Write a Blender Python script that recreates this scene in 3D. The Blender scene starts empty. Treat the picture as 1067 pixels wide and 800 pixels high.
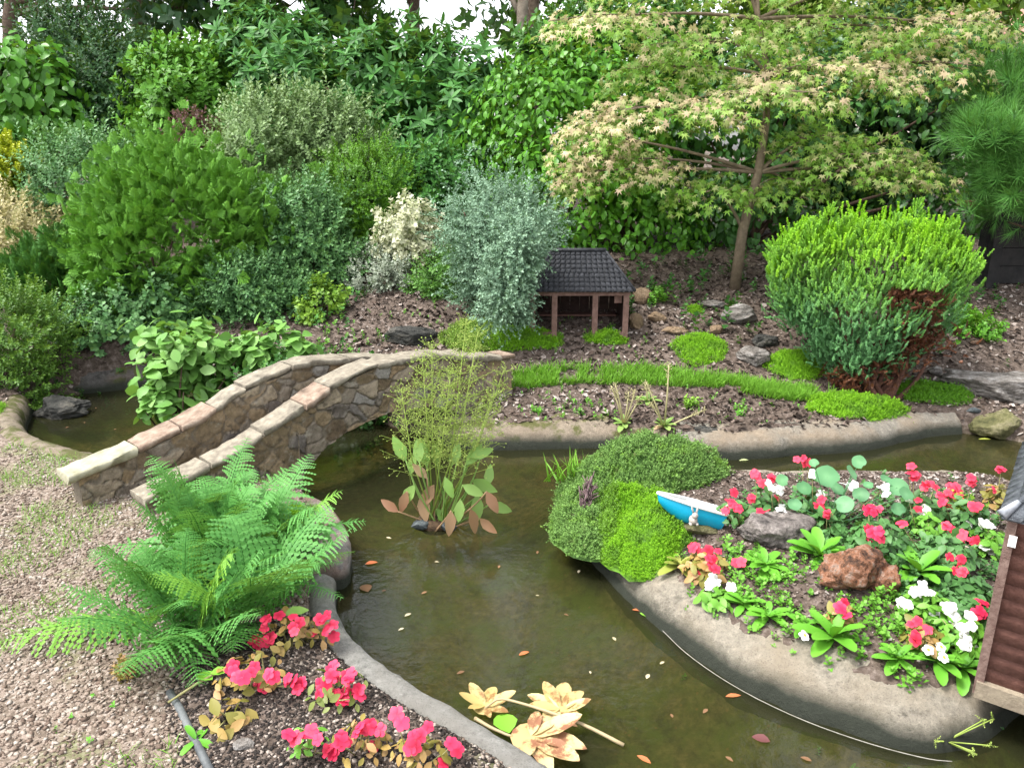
import bpy, math, random
import numpy as np
from mathutils import Vector
R = np.random.default_rng(7); random.seed(7)
rad = math.radians
S = bpy.context.scene
COL = S.collection

# ------------------------------------------------------------------ camera, sky, sun, exposure
H, PITCH, F = 1.6, rad(17.0), 802.0
cam = bpy.data.cameras.new('camera'); co = bpy.data.objects.new('camera', cam); COL.objects.link(co)
co.location = (0, 0, H); co.rotation_euler = (math.pi/2-PITCH, 0, 0)
cam.sensor_width = 36; cam.lens = 36*F/1067; cam.clip_end = 500; cam.clip_start = .05
S.camera = co
W = bpy.data.worlds.new('World'); S.world = W; W.use_nodes = True
SUN_EL, SUN_AZ = rad(63), rad(258)       # azimuth measured clockwise from +Y: high on the left
wn = W.node_tree; wn.nodes.clear()
sky = wn.nodes.new('ShaderNodeTexSky'); sky.sky_type = 'NISHITA'; sky.sun_disc = False
sky.sun_elevation = SUN_EL; sky.sun_rotation = SUN_AZ; sky.air_density = 1.0; sky.dust_density = 3.0; sky.ozone_density = 1.0
hs = wn.nodes.new('ShaderNodeHueSaturation'); hs.inputs['Saturation'].default_value = .22; hs.inputs['Value'].default_value = 1.0
bg = wn.nodes.new('ShaderNodeBackground'); bg.inputs[1].default_value = .15
wo = wn.nodes.new('ShaderNodeOutputWorld')
wn.links.new(sky.outputs[0], hs.inputs['Color']); wn.links.new(hs.outputs[0], bg.inputs[0]); wn.links.new(bg.outputs[0], wo.inputs[0])
sl = bpy.data.lights.new('sun', 'SUN'); sl.energy = 1.25; sl.angle = rad(14); sl.color = (1, .965, .9)
so = bpy.data.objects.new('sun', sl); COL.objects.link(so)
sd = Vector((math.sin(SUN_AZ)*math.cos(SUN_EL), math.cos(SUN_AZ)*math.cos(SUN_EL), math.sin(SUN_EL)))
so.rotation_euler = (-sd).to_track_quat('-Z', 'Y').to_euler(); so.location = sd*30
S.view_settings.view_transform = 'Standard'; S.view_settings.look = 'None'
S.view_settings.exposure = 1.9; S.view_settings.gamma = 1
S.render.engine = 'CYCLES'
S.cycles.max_bounces = 6; S.cycles.diffuse_bounces = 3; S.cycles.glossy_bounces = 3
S.cycles.transmission_bounces = 3; S.cycles.transparent_max_bounces = 8
S.cycles.caustics_reflective = False; S.cycles.caustics_refractive = False
S.cycles.use_denoising = True

# ------------------------------------------------------------------ picture <-> place
cp, sp = math.cos(PITCH), math.sin(PITCH)
def ray(px, py):
    u = (px-533.5)/F; v = -(py-400)/F
    return np.array([u, cp+v*sp, -sp+v*cp])
def G(px, py, z=0.):
    d = ray(px, py); t = (z-H)/d[2]; return np.array([0, 0, H])+t*d
def PD(px, py, Y):
    d = ray(px, py); return np.array([0, 0, H])+d*(Y/d[1])
def MPP(Y, z=.5): return (Y*cp+(H-z)*sp)/F

# ------------------------------------------------------------------ noise
def _h(ix, iy, iz, s):
    n = (ix*374761393+iy*668265263+iz*2147483647+s*974634777) & 0xffffffff
    n = ((n ^ (n >> 13))*1274126177) & 0xffffffff
    return ((n ^ (n >> 16)) & 0xffff)/65535.
def noise(P, f=1., s=0):
    P = np.asarray(P, float)
    if P.shape[-1] == 2: P = np.concatenate([P, np.zeros(P.shape[:-1]+(1,))], -1)
    q = P*f+1000; i = np.floor(q).astype(np.int64); w = q-i; w = w*w*(3-2*w)
    out = 0
    for a in (0, 1):
        for b in (0, 1):
            for c in (0, 1):
                k = (w[..., 0] if a else 1-w[..., 0])*(w[..., 1] if b else 1-w[..., 1])*(w[..., 2] if c else 1-w[..., 2])
                out = out+k*_h(i[..., 0]+a, i[..., 1]+b, i[..., 2]+c, s)
    return out
def fbm(P, f=1., o=3, s=0):
    r = 0; a = .5; t = 0
    for k in range(o): r = r+a*noise(P, f*2**k, s+k*7); t += a; a *= .5
    return r/t
def unit(v): return v/np.maximum(np.linalg.norm(v, axis=-1, keepdims=True), 1e-9)

# ------------------------------------------------------------------ pond outline and terrain
def poly(pts, z=0.): return np.array([G(x, y, z)[:2] for x, y in pts])
def smooth(p, n=3, closed=True):
    for _ in range(n):
        q = np.roll(p, -1, 0) if closed else p[1:]
        b = p if closed else p[:-1]
        r = np.empty((2*len(b), 2)); r[0::2] = .75*b+.25*q; r[1::2] = .25*b+.75*q
        p = r if closed else np.vstack([p[:1], r, p[-1:]])
    return p
pond_pts = [(760, 1000), (640, 880), (560, 815), (505, 782), (440, 742), (395, 712), (362, 680), (350, 650), (352, 622), (368, 600), (366, 566),
            (338, 526), (316, 512), (250, 492), (140, 500), (62, 482), (34, 470), (26, 446), (48, 420), (100, 409), (170, 402), (250, 404),
            (330, 420), (400, 446), (490, 470), (560, 468), (615, 466), (680, 474), (760, 480), (830, 474), (900, 471), (958, 456), (1005, 452),
            (1080, 466), (1230, 500), (1330, 620), (1330, 850), (1150, 1000)]
isl_pts = [(574, 536), (590, 560), (624, 592), (660, 634), (706, 672), (765, 712), (830, 744), (900, 769), (965, 786), (1020, 779), (1062, 745),
           (1110, 690), (1150, 610), (1120, 545), (1040, 508), (900, 503), (760, 507), (640, 492), (586, 505)]
POND = smooth(poly(pond_pts), 2); ISL = smooth(poly(isl_pts), 2)
def sdist(P, poly_):
    P = np.asarray(P, float); sh = P.shape[:-1]; p = P.reshape(-1, 2)
    a = poly_; b = np.roll(poly_, -1, 0)
    d = np.full(len(p), 1e9); inside = np.zeros(len(p), bool)
    for (ax, ay), (bx, by) in zip(a, b):
        ex, ey = bx-ax, by-ay; wx, wy = p[:, 0]-ax, p[:, 1]-ay
        t = np.clip((wx*ex+wy*ey)/(ex*ex+ey*ey+1e-12), 0, 1)
        d = np.minimum(d, (wx-t*ex)**2+(wy-t*ey)**2)
        c = ((ay > p[:, 1]) != (by > p[:, 1])) & (p[:, 0] < ex*(p[:, 1]-ay)/(ey+1e-12)+ax)
        inside ^= c
    d = np.sqrt(d); return np.where(inside, d, -d).reshape(sh)
def sstep(a, b, x): t = np.clip((x-a)/(b-a), 0, 1); return t*t*(3-2*t)
def height(P):
    P = np.asarray(P, float); x, y = P[..., 0], P[..., 1]
    sp_, si = sdist(P, POND), sdist(P, ISL)
    ys = y-.25*sstep(-.6, -1.8, x)-.12*sstep(1.6, 2.6, x)
    land = np.interp(ys, [0, 4.1, 4.3, 4.65, 5.05, 5.8, 6.3, 8, 12, 80], [.13, .13, .15, .2, .37, .62, .78, .95, 1.1, 1.4])
    land = land+(fbm(P, 2.2, 3, 5)-.5)*.05*sstep(3.9, 5., y)+(fbm(P, 6, 2, 9)-.5)*.018
    isl = .125+.10*sstep(.08, .5, si)+(fbm(P, 5, 2, 3)-.5)*.03
    w = np.minimum(sp_, -si)                     # > 0 in water
    bed = -.17+(fbm(P, 3, 3, 2)-.5)*.05+.13*np.exp(-np.maximum(w, 0)/.13)
    z = np.where(si > -.06, isl, land)
    return np.where(w > 0, bed, z+(bed-z)*sstep(-.13, 0, w))
def hz(x, y): return float(height(np.array([[x, y]]))[0])
def hit(px, py):
    d = ray(px, py); t = np.linspace(1.2, 14, 1800); P = np.array([0, 0, H])+t[:, None]*d
    k = np.argmax(P[:, 2] < height(P[:, :2])); return P[k]

# ------------------------------------------------------------------ meshes
class T:      # a template: verts, tris, quads, r (random), t (tipness)
    def __init__(s, V, tri=None, quad=None, r=None, t=None):
        s.V = np.asarray(V, float); s.tri = np.asarray(tri if tri is not None else np.zeros((0, 3)), int).reshape(-1, 3)
        s.quad = np.asarray(quad if quad is not None else np.zeros((0, 4)), int).reshape(-1, 4)
        n = len(s.V); s.r = np.full(n, .5) if r is None else np.asarray(r, float); s.t = np.zeros(n) if t is None else np.asarray(t, float)
class MB:
    def __init__(s): s.V = []; s.tri = []; s.quad = []; s.r = []; s.t = []; s.n = 0
    def add(s, V, tri=None, quad=None, r=None, t=None):
        V = np.asarray(V, float).reshape(-1, 3); n = len(V)
        if tri is not None and len(tri): s.tri.append(np.asarray(tri, int).reshape(-1, 3)+s.n)
        if quad is not None and len(quad): s.quad.append(np.asarray(quad, int).reshape(-1, 4)+s.n)
        s.V.append(V); s.r.append(np.full(n, .5) if r is None else np.broadcast_to(r, n)); s.t.append(np.zeros(n) if t is None else np.broadcast_to(t, n)); s.n += n
    def template(s):
        return T(np.concatenate(s.V), np.concatenate(s.tri) if s.tri else None, np.concatenate(s.quad) if s.quad else None, np.concatenate(s.r), np.concatenate(s.t))
    def build(s, name, m, parent=None, smooth_=True):
        me = bpy.data.meshes.new(name)
        V = np.concatenate(s.V) if s.V else np.zeros((0, 3))
        if parent is not None:
            p = parent; off = np.zeros(3)
            while p is not None: off = off+np.array(p.location); p = p.parent
            V = V-off
        tri = np.concatenate(s.tri) if s.tri else np.zeros((0, 3), int); quad = np.concatenate(s.quad) if s.quad else np.zeros((0, 4), int)
        nl = tri.size+quad.size; npol = len(tri)+len(quad)
        me.vertices.add(len(V)); me.loops.add(nl); me.polygons.add(npol)
        me.vertices.foreach_set('co', V.astype(np.float32).ravel())
        me.loops.foreach_set('vertex_index', np.concatenate([tri.ravel(), quad.ravel()]).astype(np.int32))
        ls = np.concatenate([np.arange(len(tri))*3, tri.size+np.arange(len(quad))*4]).astype(np.int32)
        me.polygons.foreach_set('loop_start', ls)
        try: me.polygons.foreach_set('loop_total', np.concatenate([np.full(len(tri), 3), np.full(len(quad), 4)]).astype(np.int32))
        except Exception: pass
        if smooth_: me.polygons.foreach_set('use_smooth', np.ones(npol, bool))
        for nm, arr in (('r', s.r), ('t', s.t)):
            a = me.attributes.new(nm, 'FLOAT', 'POINT'); a.data.foreach_set('value', np.concatenate(arr).astype(np.float32) if arr else [])
        me.update(calc_edges=True); me.validate()
        me.materials.append(m)
        o = bpy.data.objects.new(name, me); COL.objects.link(o)
        if parent is not None: o.parent = parent
        return o
    def box(s, c, sz, rz=0., r=.5, tilt=None):
        c = np.asarray(c, float); h = np.asarray(sz, float)/2
        v = np.array([[-1, -1, -1], [1, -1, -1], [1, 1, -1], [-1, 1, -1], [-1, -1, 1], [1, -1, 1], [1, 1, 1], [-1, 1, 1]])*h
        ca, sa = math.cos(rz), math.sin(rz); v = v@np.array([[ca, sa, 0], [-sa, ca, 0], [0, 0, 1]])
        q = [[3, 2, 1, 0], [4, 5, 6, 7], [0, 1, 5, 4], [1, 2, 6, 5], [2, 3, 7, 6], [3, 0, 4, 7]]
        for f in q: s.add(v[f]+c, quad=[[0, 1, 2, 3]], r=r)
    def tube(s, pts, radii, k=7, r=.5, t=0., cap=True):
        pts = np.asarray(pts, float); n = len(pts); radii = np.broadcast_to(radii, n)
        tg = unit(np.gradient(pts, axis=0)) if n > 1 else np.array([[0, 0, 1.]])
        up = np.where(np.abs(tg[:, 2:]) > .9, np.array([[1., 0, 0]]), np.array([[0, 0, 1.]]))
        a = unit(np.cross(tg, up)); b = np.cross(tg, a)
        for i in range(1, n):
            if (a[i]*a[i-1]).sum() < 0: a[i] *= -1; b[i] *= -1
        th = np.arange(k)*2*math.pi/k
        V = pts[:, None]+radii[:, None, None]*(np.cos(th)[None, :, None]*a[:, None]+np.sin(th)[None, :, None]*b[:, None])
        q = [[i*k+j, i*k+(j+1) % k, (i+1)*k+(j+1) % k, (i+1)*k+j] for i in range(n-1) for j in range(k)]
        V = V.reshape(-1, 3); tr = []
        if cap:
            V = np.vstack([V, pts[0], pts[-1]]); m = n*k
            tr = [[m, (j+1) % k, j] for j in range(k)]+[[m+1, (n-1)*k+j, (n-1)*k+(j+1) % k] for j in range(k)]
        s.add(V, tri=tr, quad=q, r=r, t=t)
def frames(A, ydir=None):
    z = unit(A); n = len(z)
    if ydir is None: y = R.normal(size=(n, 3))
    else: y = np.broadcast_to(np.asarray(ydir, float), (n, 3))+R.normal(size=(n, 3))*.45
    x = unit(np.cross(y, z)); y = np.cross(z, x); return x, y, z
def scatter(mb, temps, P, A, size, ydir=None, rj=.35, tinst=None, rinst=None):
    P = np.asarray(P, float); n = len(P)
    if n == 0: return
    size = np.broadcast_to(size, n); x, y, z = frames(np.broadcast_to(np.asarray(A, float), (n, 3)), ydir)
    which = R.integers(0, len(temps), n); ri = R.uniform(-rj, rj, n) if rinst is None else rinst
    for k, tp in enumerate(temps):
        idx = np.nonzero(which == k)[0]; m = len(idx)
        if m == 0: continue
        sv = tp.V[None]*size[idx][:, None, None]
        V = P[idx][:, None]+sv[..., :1]*x[idx][:, None]+sv[..., 1:2]*y[idx][:, None]+sv[..., 2:]*z[idx][:, None]
        nv = len(tp.V); off = (np.arange(m)*nv)[:, None, None]
        r = np.clip(tp.r[None]+ri[idx][:, None], 0, 1); t = np.broadcast_to(tp.t[None], (m, nv)) if tinst is None else np.broadcast_to(np.asarray(tinst)[idx][:, None], (m, nv))
        mb.add(V.reshape(-1, 3), tri=(tp.tri[None]+off).reshape(-1, 3) if len(tp.tri) else None, quad=(tp.quad[None]+off).reshape(-1, 4) if len(tp.quad) else None, r=r.ravel(), t=t.ravel())

# ------------------------------------------------------------------ things
def tag(o, label, cat, group=None):
    o['label'] = label; o['category'] = cat
    if group: o['group'] = group
    return o
def thing(name, loc, label, cat, group=None):
    o = bpy.data.objects.new(name, None); COL.objects.link(o); o.location = tuple(float(v) for v in loc); o.empty_display_size = .05
    return tag(o, label, cat, group)

# ------------------------------------------------------------------ materials
def newmat(name):
    m = bpy.data.materials.new(name); m.use_nodes = True; n = m.node_tree; n.nodes.clear()
    o = n.nodes.new('ShaderNodeOutputMaterial'); b = n.nodes.new('ShaderNodeBsdfPrincipled'); n.links.new(b.outputs[0], o.inputs[0])
    return m, n, b, o
def rgba(c): return (c[0], c[1], c[2], 1)
def mixc(n, f, a, b, blend='MIX'):
    m = n.nodes.new('ShaderNodeMix'); m.data_type = 'RGBA'; m.blend_type = blend
    for k, v in ((0, f), (6, a), (7, b)):
        if isinstance(v, (int, float)): m.inputs[k].default_value = v
        elif isinstance(v, tuple): m.inputs[k].default_value = rgba(v)
        else: n.links.new(v, m.inputs[k])
    return m.outputs[2]
def attr(n, nm): a = n.nodes.new('ShaderNodeAttribute'); a.attribute_name = nm; return a.outputs['Fac']
def tex(n, kind, scale, detail=4, rough=.6, coord='Object', **kw):
    tc = n.nodes.new('ShaderNodeTexCoord'); t = n.nodes.new('ShaderNodeTex'+kind)
    n.links.new(tc.outputs[coord], t.inputs['Vector']); t.inputs['Scale'].default_value = scale
    if kind == 'Noise': t.inputs['Detail'].default_value = detail; t.inputs['Roughness'].default_value = rough
    for k, v in kw.items(): setattr(t, k, v)
    return t
def ramp(n, f, stops, interp='LINEAR'):
    r = n.nodes.new('ShaderNodeValToRGB'); r.color_ramp.interpolation = interp; e = r.color_ramp.elements
    while len(e) < len(stops): e.new(.5)
    for k, (p, c) in enumerate(stops):
        e[k].position = p; e[k].color = rgba(c) if isinstance(c, tuple) else (c, c, c, 1)
    n.links.new(f, r.inputs[0]); return r.outputs[0]
def bump(n, b, hgt, strength=.5, dist=.01):
    bm = n.nodes.new('ShaderNodeBump'); bm.inputs['Strength'].default_value = strength; bm.inputs['Distance'].default_value = dist
    n.links.new(hgt, bm.inputs['Height']); n.links.new(bm.outputs[0], b.inputs['Normal'])
def vivid(c): return (c[0]*.93, c[1]*1.06, c[2]*.95) if c and c[1] > c[0]*1.25 and c[1] > c[2]*1.25 else c
def leafmat(name, c1, c2, tip=None, rough=.5, trans=.22, spec=.35, stops=None):
    c1, c2, tip = vivid(c1), vivid(c2), vivid(tip)
    if stops: stops = [(p, vivid(c)) for p, c in stops]
    m, n, b, o = newmat(name)
    c = ramp(n, attr(n, 'r'), stops if stops else [(0, c1), (1, c2)])
    ns = tex(n, 'Noise', 7, 2); c = mixc(n, ramp(n, ns.outputs['Fac'], [(.35, 0.), (.7, .45)]), c, c2)
    if tip: c = mixc(n, attr(n, 't'), c, tip)
    n.links.new(c, b.inputs['Base Color']); b.inputs['Roughness'].default_value = rough; b.inputs['Specular IOR Level'].default_value = spec
    tr = n.nodes.new('ShaderNodeBsdfTranslucent'); n.links.new(mixc(n, .35, c, (.35, .5, .03)), tr.inputs[0])
    mx = n.nodes.new('ShaderNodeMixShader'); mx.inputs[0].default_value = trans
    n.links.new(b.outputs[0], mx.inputs[1]); n.links.new(tr.outputs[0], mx.inputs[2]); n.links.new(mx.outputs[0], o.inputs[0])
    return m
def solidmat(name, c1, c2, scale=20, rough=.8, bstr=.4, stops=None, bdist=.01, spec=.3):
    m, n, b, o = newmat(name)
    t = tex(n, 'Noise', scale, 6, .65)
    c = ramp(n, t.outputs['Fac'], stops if stops else [(.3, c1), (.7, c2)])
    n.links.new(c, b.inputs['Base Color']); b.inputs['Roughness'].default_value = rough; b.inputs['Specular IOR Level'].default_value = spec
    t2 = tex(n, 'Noise', scale*3, 5, .7); bump(n, b, t2.outputs['Fac'], bstr, bdist)
    return m
def grainmat(name, stops, rough=.85):
    m, n, b, o = newmat(name); c = ramp(n, attr(n, 'r'), stops)
    t = tex(n, 'Noise', 150, 3); c = mixc(n, .35, c, ramp(n, t.outputs['Fac'], [(.3, .25), (.7, 1.)]), 'MULTIPLY')
    n.links.new(c, b.inputs['Base Color']); b.inputs['Roughness'].default_value = rough; b.inputs['Specular IOR Level'].default_value = .25
    return m

# ------------------------------------------------------------------ leaf and shoot templates
def leaf(w=.5, l=1., fold=.12, droop=.1, hi=False, obov=0., r=.5):
    if not hi:
        return T([[0, 0, 0], [w/2, .5*l+obov*l, fold*w], [0, l, -droop*l], [-w/2, .5*l+obov*l, fold*w], [0, .5*l, 0]], quad=[[0, 1, 2, 4], [0, 4, 2, 3]], r=[r]*5, t=[0, .5, 1, .5, .5])
    ys = [0, .18, .42+obov, .7+obov, .9+obov*.5, 1.]; ws = [.06, .62, 1., .8, .4, .04]
    V = []; 
    for yy, ww in zip(ys, ws):
        z = -droop*l*yy*yy
        V += [[-w/2*ww, yy*l, z+fold*w*ww], [0, yy*l, z], [w/2*ww, yy*l, z+fold*w*ww]]
    q = []
    for i in range(5):
        for j in (0, 1): a = i*3+j; q.append([a, a+1, a+4, a+3])
    return T(V, quad=q, r=[r]*18, t=np.repeat(ys, 3))
def rot(V, az, el):     # leaf along +Y, normal +Z -> raise by el, turn by az about Z
    ce, se = math.cos(el), math.sin(el); ca, sa = math.cos(az), math.sin(az)
    V = V@np.array([[1, 0, 0], [0, ce, se], [0, -se, ce]]); return V@np.array([[ca, sa, 0], [-sa, ca, 0], [0, 0, 1]])
def shoot(n, lw, ll, stem=1., el=(.2, 1.0), whorl=False, hi=False, droop=.15, fold=.12, obov=0., tw=.25, tipw=1.):
    mb = MB(); g = 2.4
    for i in range(n):
        f = (i+.5)/n; h = stem*(f if not whorl else .75+.25*f); e = el[0]+(el[1]-el[0])*f+random.uniform(-.25, .25)
        L = leaf(lw*random.uniform(.8, 1.15), ll*random.uniform(.75, 1.15)*(1-.25*f if not whorl else 1), fold, droop*random.uniform(.3, 1.6), hi, obov)
        V = rot(L.V, i*g+random.uniform(-.3, .3), e)+np.array([0, 0, h])
        mb.add(V, L.tri, L.quad, r=np.clip(L.r+random.uniform(-tw, tw), 0, 1), t=tipw*f**2)
    return mb.template()
def spray(nb=7, w=.085, flat=.12, sc=1.):       # flat conifer spray lying in the XZ plane, growing along +Z
    mb = MB()
    def blade(p, d, l, ww, r, t):
        side = np.array([d[2], 0, -d[0]]); nrm = np.array([0, 1., 0])
        V = [p, p+d*l*.45+side*ww/2+nrm*.02, p+d*l, p+d*l*.45-side*ww/2-nrm*.02]; mb.add(np.array(V)+nrm*random.uniform(-flat, flat)*.3, quad=[[0, 1, 2, 3]], r=r, t=t)
    blade(np.array([0, 0, 0.]), np.array([0, 0, 1.]), 1., w, .5, .5)
    for i in range(nb):
        f = (i+.7)/(nb+.7); L = (1-f)*.55+.18
        for sgn in (-1, 1):
            a = rad(random.uniform(32, 52)); d = np.array([sgn*math.sin(a), random.uniform(-flat, flat), math.cos(a)])
            p = np.array([0, 0, f*.85]); blade(p, d, L, w, .5+random.uniform(-.2, .2), .2+.3*f)
            for s2 in (-1, 1):
                a2 = a*sgn+s2*rad(38); d2 = np.array([math.sin(a2), random.uniform(-flat, flat), math.cos(a2)])
                blade(p+d*L*.45, d2, L*.5, w*.8, .5+random.uniform(-.25, .25), .4+.5*f)
    return mb.template()
def plume(n=34, w=.17, l=.15, spread=.3):       # upright cypress plume, tiny scale leaves all round
    mb = MB()
    for i in range(n):
        f = (i+.5)/n; L = leaf(w*random.uniform(.7, 1.2), l*(1.25-.6*f), .1, -.1)
        V = rot(L.V, i*2.4+random.uniform(-.4, .4), spread+.5*f+random.uniform(-.2, .2))+np.array([random.uniform(-.03, .03), random.uniform(-.03, .03), f*.85])
        mb.add(V, L.tri, L.quad, r=.5+random.uniform(-.3, .3), t=f**1.5)
    return mb.template()
def needles(n=44, w=.03, el=(.3, 1.3)):
    mb = MB()
    for i in range(n):
        f = i/n; V = np.array([[-w/2, 0, 0], [w/2, 0, 0], [0, 1, 0]])*np.array([1, random.uniform(.7, 1.1), 1])
        V = rot(V, i*2.4, el[0]+(el[1]-el[0])*f+random.uniform(-.2, .2))+np.array([0, 0, f*.5]); mb.add(V, tri=[[0, 1, 2]], r=.5+random.uniform(-.3, .3), t=[0, 0, 1])
    return mb.template()
def maple_leaf():
    out = []; L = [.42, .68, .92, 1., .92, .68, .42]; A = [-150, -98, -48, 0, 48, 98, 150]
    for i, (a, l) in enumerate(zip(A, L)):
        a = rad(a); out.append([math.sin(a)*l, math.cos(a)*l, -.32*l*l*l])
        if i < 6:
            b = rad((A[i]+A[i+1])/2); out.append([math.sin(b)*.33, math.cos(b)*.33, -.02])
    V = np.array([[0, 0, .02]]+out)+np.array([0, .25, 0]); n = len(out)
    return T(V, tri=[[0, i+2, i+1] for i in range(n-1)], r=[.5]*(n+1), t=[0]+[1 if i % 2 == 0 else .3 for i in range(n)])
def pebble(flat=.6):
    V = np.array([[1, 0, 0], [0, 1, 0], [-1, 0, 0], [0, -1, 0], [.0, 0, 1], [0, 0, -1]], float)*.5
    V = V+R.uniform(-.14, .14, (6, 3)); V[:, 2] *= flat; V[:, 0] *= R.uniform(.7, 1.3)
    V2 = np.array([[.42, .42, .1], [-.42, .4, .05], [-.4, -.42, .12], [.42, -.4, .02]])*R.uniform(.75, 1.05, (4, 1)); V2[:, 2] *= flat
    V = np.vstack([V, V2]); ring = [0, 6, 1, 7, 2, 8, 3, 9]
    tri = [[ring[i], ring[(i+1) % 8], 4] for i in range(8)]+[[ring[(i+1) % 8], ring[i], 5] for i in range(8)]
    return T(V, tri=tri)
def litter():
    w = R.uniform(.3, .9); a = R.uniform(-.25, .35)
    return T([[-w/2, -.5, a], [w/2*.8, -.45, R.uniform(-.1, .2)], [w/2, .1, .02], [R.uniform(-.2, .2), .5, R.uniform(-.1, .4)], [-w/2, .1, R.uniform(0, .3)], [0, 0, 0]],
             tri=[[5, 0, 1], [5, 1, 2], [5, 2, 3], [5, 3, 4], [5, 4, 0]])
def blade():
    b = R.uniform(.1, .7); w = .035
    return T([[-w, 0, 0], [w, 0, 0], [w*.7, b*.25, .55], [-w*.7, b*.25, .55], [0, b, .95]], quad=[[0, 1, 2, 3]], tri=[[3, 2, 4]], t=[0, 0, .5, .5, 1])
PEB = [pebble(R.uniform(.4, .8)) for _ in range(7)]; LIT = [litter() for _ in range(7)]; BLA = [blade() for _ in range(6)]
LEAF_OVAL = [leaf(.62, 1, .1, d, True, 0, .5) for d in (.05, .2, .35)]
SH_SMALL = [shoot(13, .13, .3, 1., (.3, 1.1)) for _ in range(4)]
SH_MED = [shoot(11, .22, .42, .8, (.1, 1.1)) for _ in range(4)]
SH_ROUND = [shoot(9, .3, .4, .8, (.0, .9), obov=.06) for _ in range(4)]
SH_WHORL = [shoot(9, .3, .95, .25, (-.15, .7), True, True, .25) for _ in range(4)]
SPRAY = [spray() for _ in range(4)]; PLUME = [plume() for _ in range(4)]; NEED = [needles() for _ in range(3)]
MAPLE = [maple_leaf()]
SPRIG = [shoot(10, .16, .32, .9, (.3, 1.2), tw=.3) for _ in range(3)]

# ------------------------------------------------------------------ sampling of crowns
def blobs_from(boxes):
    out = []
    for b in boxes:
        x0, y0, x1, y1, Y = b[:5]; c = PD((x0+x1)/2, (y0+y1)/2, Y); m = MPP(Y, c[2])
        rx = (x1-x0)/2*m; rz = (y1-y0)/2*m*1.03; ry = b[5] if len(b) > 5 else .85*min(rx, rz*1.2)
        out.append((c, np.array([rx, ry, rz])))
    return out
CAMP = np.array([0, 0, H])
def shell(blobs, n, depth=.4, lump=.22, lf=2.2, seed=0, cut=-.35, back=.3, per=26, sig=.13):
    vol = np.array([b[1][0]*b[1][2]+b[1][1]*b[1][2] for b in blobs]); P = []; N = []
    for bi, (c, r) in enumerate(blobs):
        k = int(n*vol[bi]/vol.sum()*1.7)+8
        d = unit(R.normal(size=(k, 3))); q = 1-depth*R.random(k)**1.6
        ls = 1+lump*(fbm(d*lf+bi*5+seed, 1.3, 3, seed)-.5)*2+lump*.5*(noise(d*lf*3, 1.6, seed+3)-.5)*2
        p = c+d*r*(q*ls)[:, None]; nn = unit(d/r)
        if per:
            m = max(6, k//per); ci = R.integers(0, m, k); fill = R.random(k) < .22; g3 = R.normal(size=(k, 3)); s3 = sig*min(r)*(1+.5*R.random(m))[ci]
            g3[:, 2] *= 1.2; pc = p[ci]+(g3-np.abs(R.normal(size=k))[:, None]*nn[ci]*.8)*s3[:, None]
            p = np.where(fill[:, None], p-nn*(.12*r.min()), pc); nn = np.where(fill[:, None], nn, unit(nn[ci]+g3*.45))
        keep = ((nn*unit(CAMP-p)).sum(1) > cut) | (R.random(k) < back)
        for bj, (c2, r2) in enumerate(blobs):
            if bj != bi: keep &= (((p-c2)/r2)**2).sum(1) > .45
        P.append(p[keep]); N.append(nn[keep])
    P = np.concatenate(P); N = np.concatenate(N); i = R.permutation(len(P))[:n]; P, N = P[i], N[i]
    g = P[:, 2] > height(P[:, :2])-.02
    return P[g], N[g]
def axes(N, out=1., up=.5, rnd=.4): return unit(N*out+np.array([0, 0, up])+R.normal(size=N.shape)*rnd)
BARK = solidmat('bark', (.06, .04, .028), (.17, .125, .09), 30, .9, .8)
TWIG = solidmat('twig', (.05, .03, .02), (.12, .08, .055), 40, .9, .5)
def stems(root, blobs, base, n=9, r0=.018, mat=None, name='stems'):
    mb = MB()
    for i in range(n):
        c, r = blobs[i % len(blobs)]; e = c+unit(R.normal(size=3))*r*.75
        b = np.array(base)+np.array([R.normal()*.04, R.normal()*.04, -.03]); m = (b+e)/2+np.array([0, 0, .1*np.linalg.norm(e-b)])+R.normal(size=3)*.03
        t = np.linspace(0, 1, 7)[:, None]; p = b*(1-t)**2+2*m*t*(1-t)+e*t*t
        mb.tube(p, np.linspace(r0, r0*.25, 7), 6)
    return mb.build(name, mat or TWIG, root)
def shrub(name, label, cat, boxes, temps, n, size, mat, ax=(1., .5, .4), depth=.4, lump=.22, sj=.3, ydir=None, group=None, ns=9, r0=.018, lf=2.2, back=.3, tfun=None, rfun=None, base=None):
    bl = blobs_from(boxes); lo = min(bl, key=lambda b: b[0][2]-b[1][2])
    bx, by = (lo[0][0], lo[0][1]) if base is None else base
    b0 = (bx, by, hz(bx, by)); root = thing(name, b0, label, cat, group)
    P, N = shell(bl, n, depth, lump, lf, seed=len(bpy.data.objects) % 97, back=back); mb = MB()
    sz = size*(1+R.uniform(-sj, sj, len(P)))
    scatter(mb, temps, P-axes(N, *ax)*0, axes(N, *ax), sz, ydir=ydir, tinst=tfun(P, N) if tfun else None, rinst=rfun(P, N) if rfun else None)
    mb.build('foliage', mat, root); stems(root, bl, b0, ns, r0); return root

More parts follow.
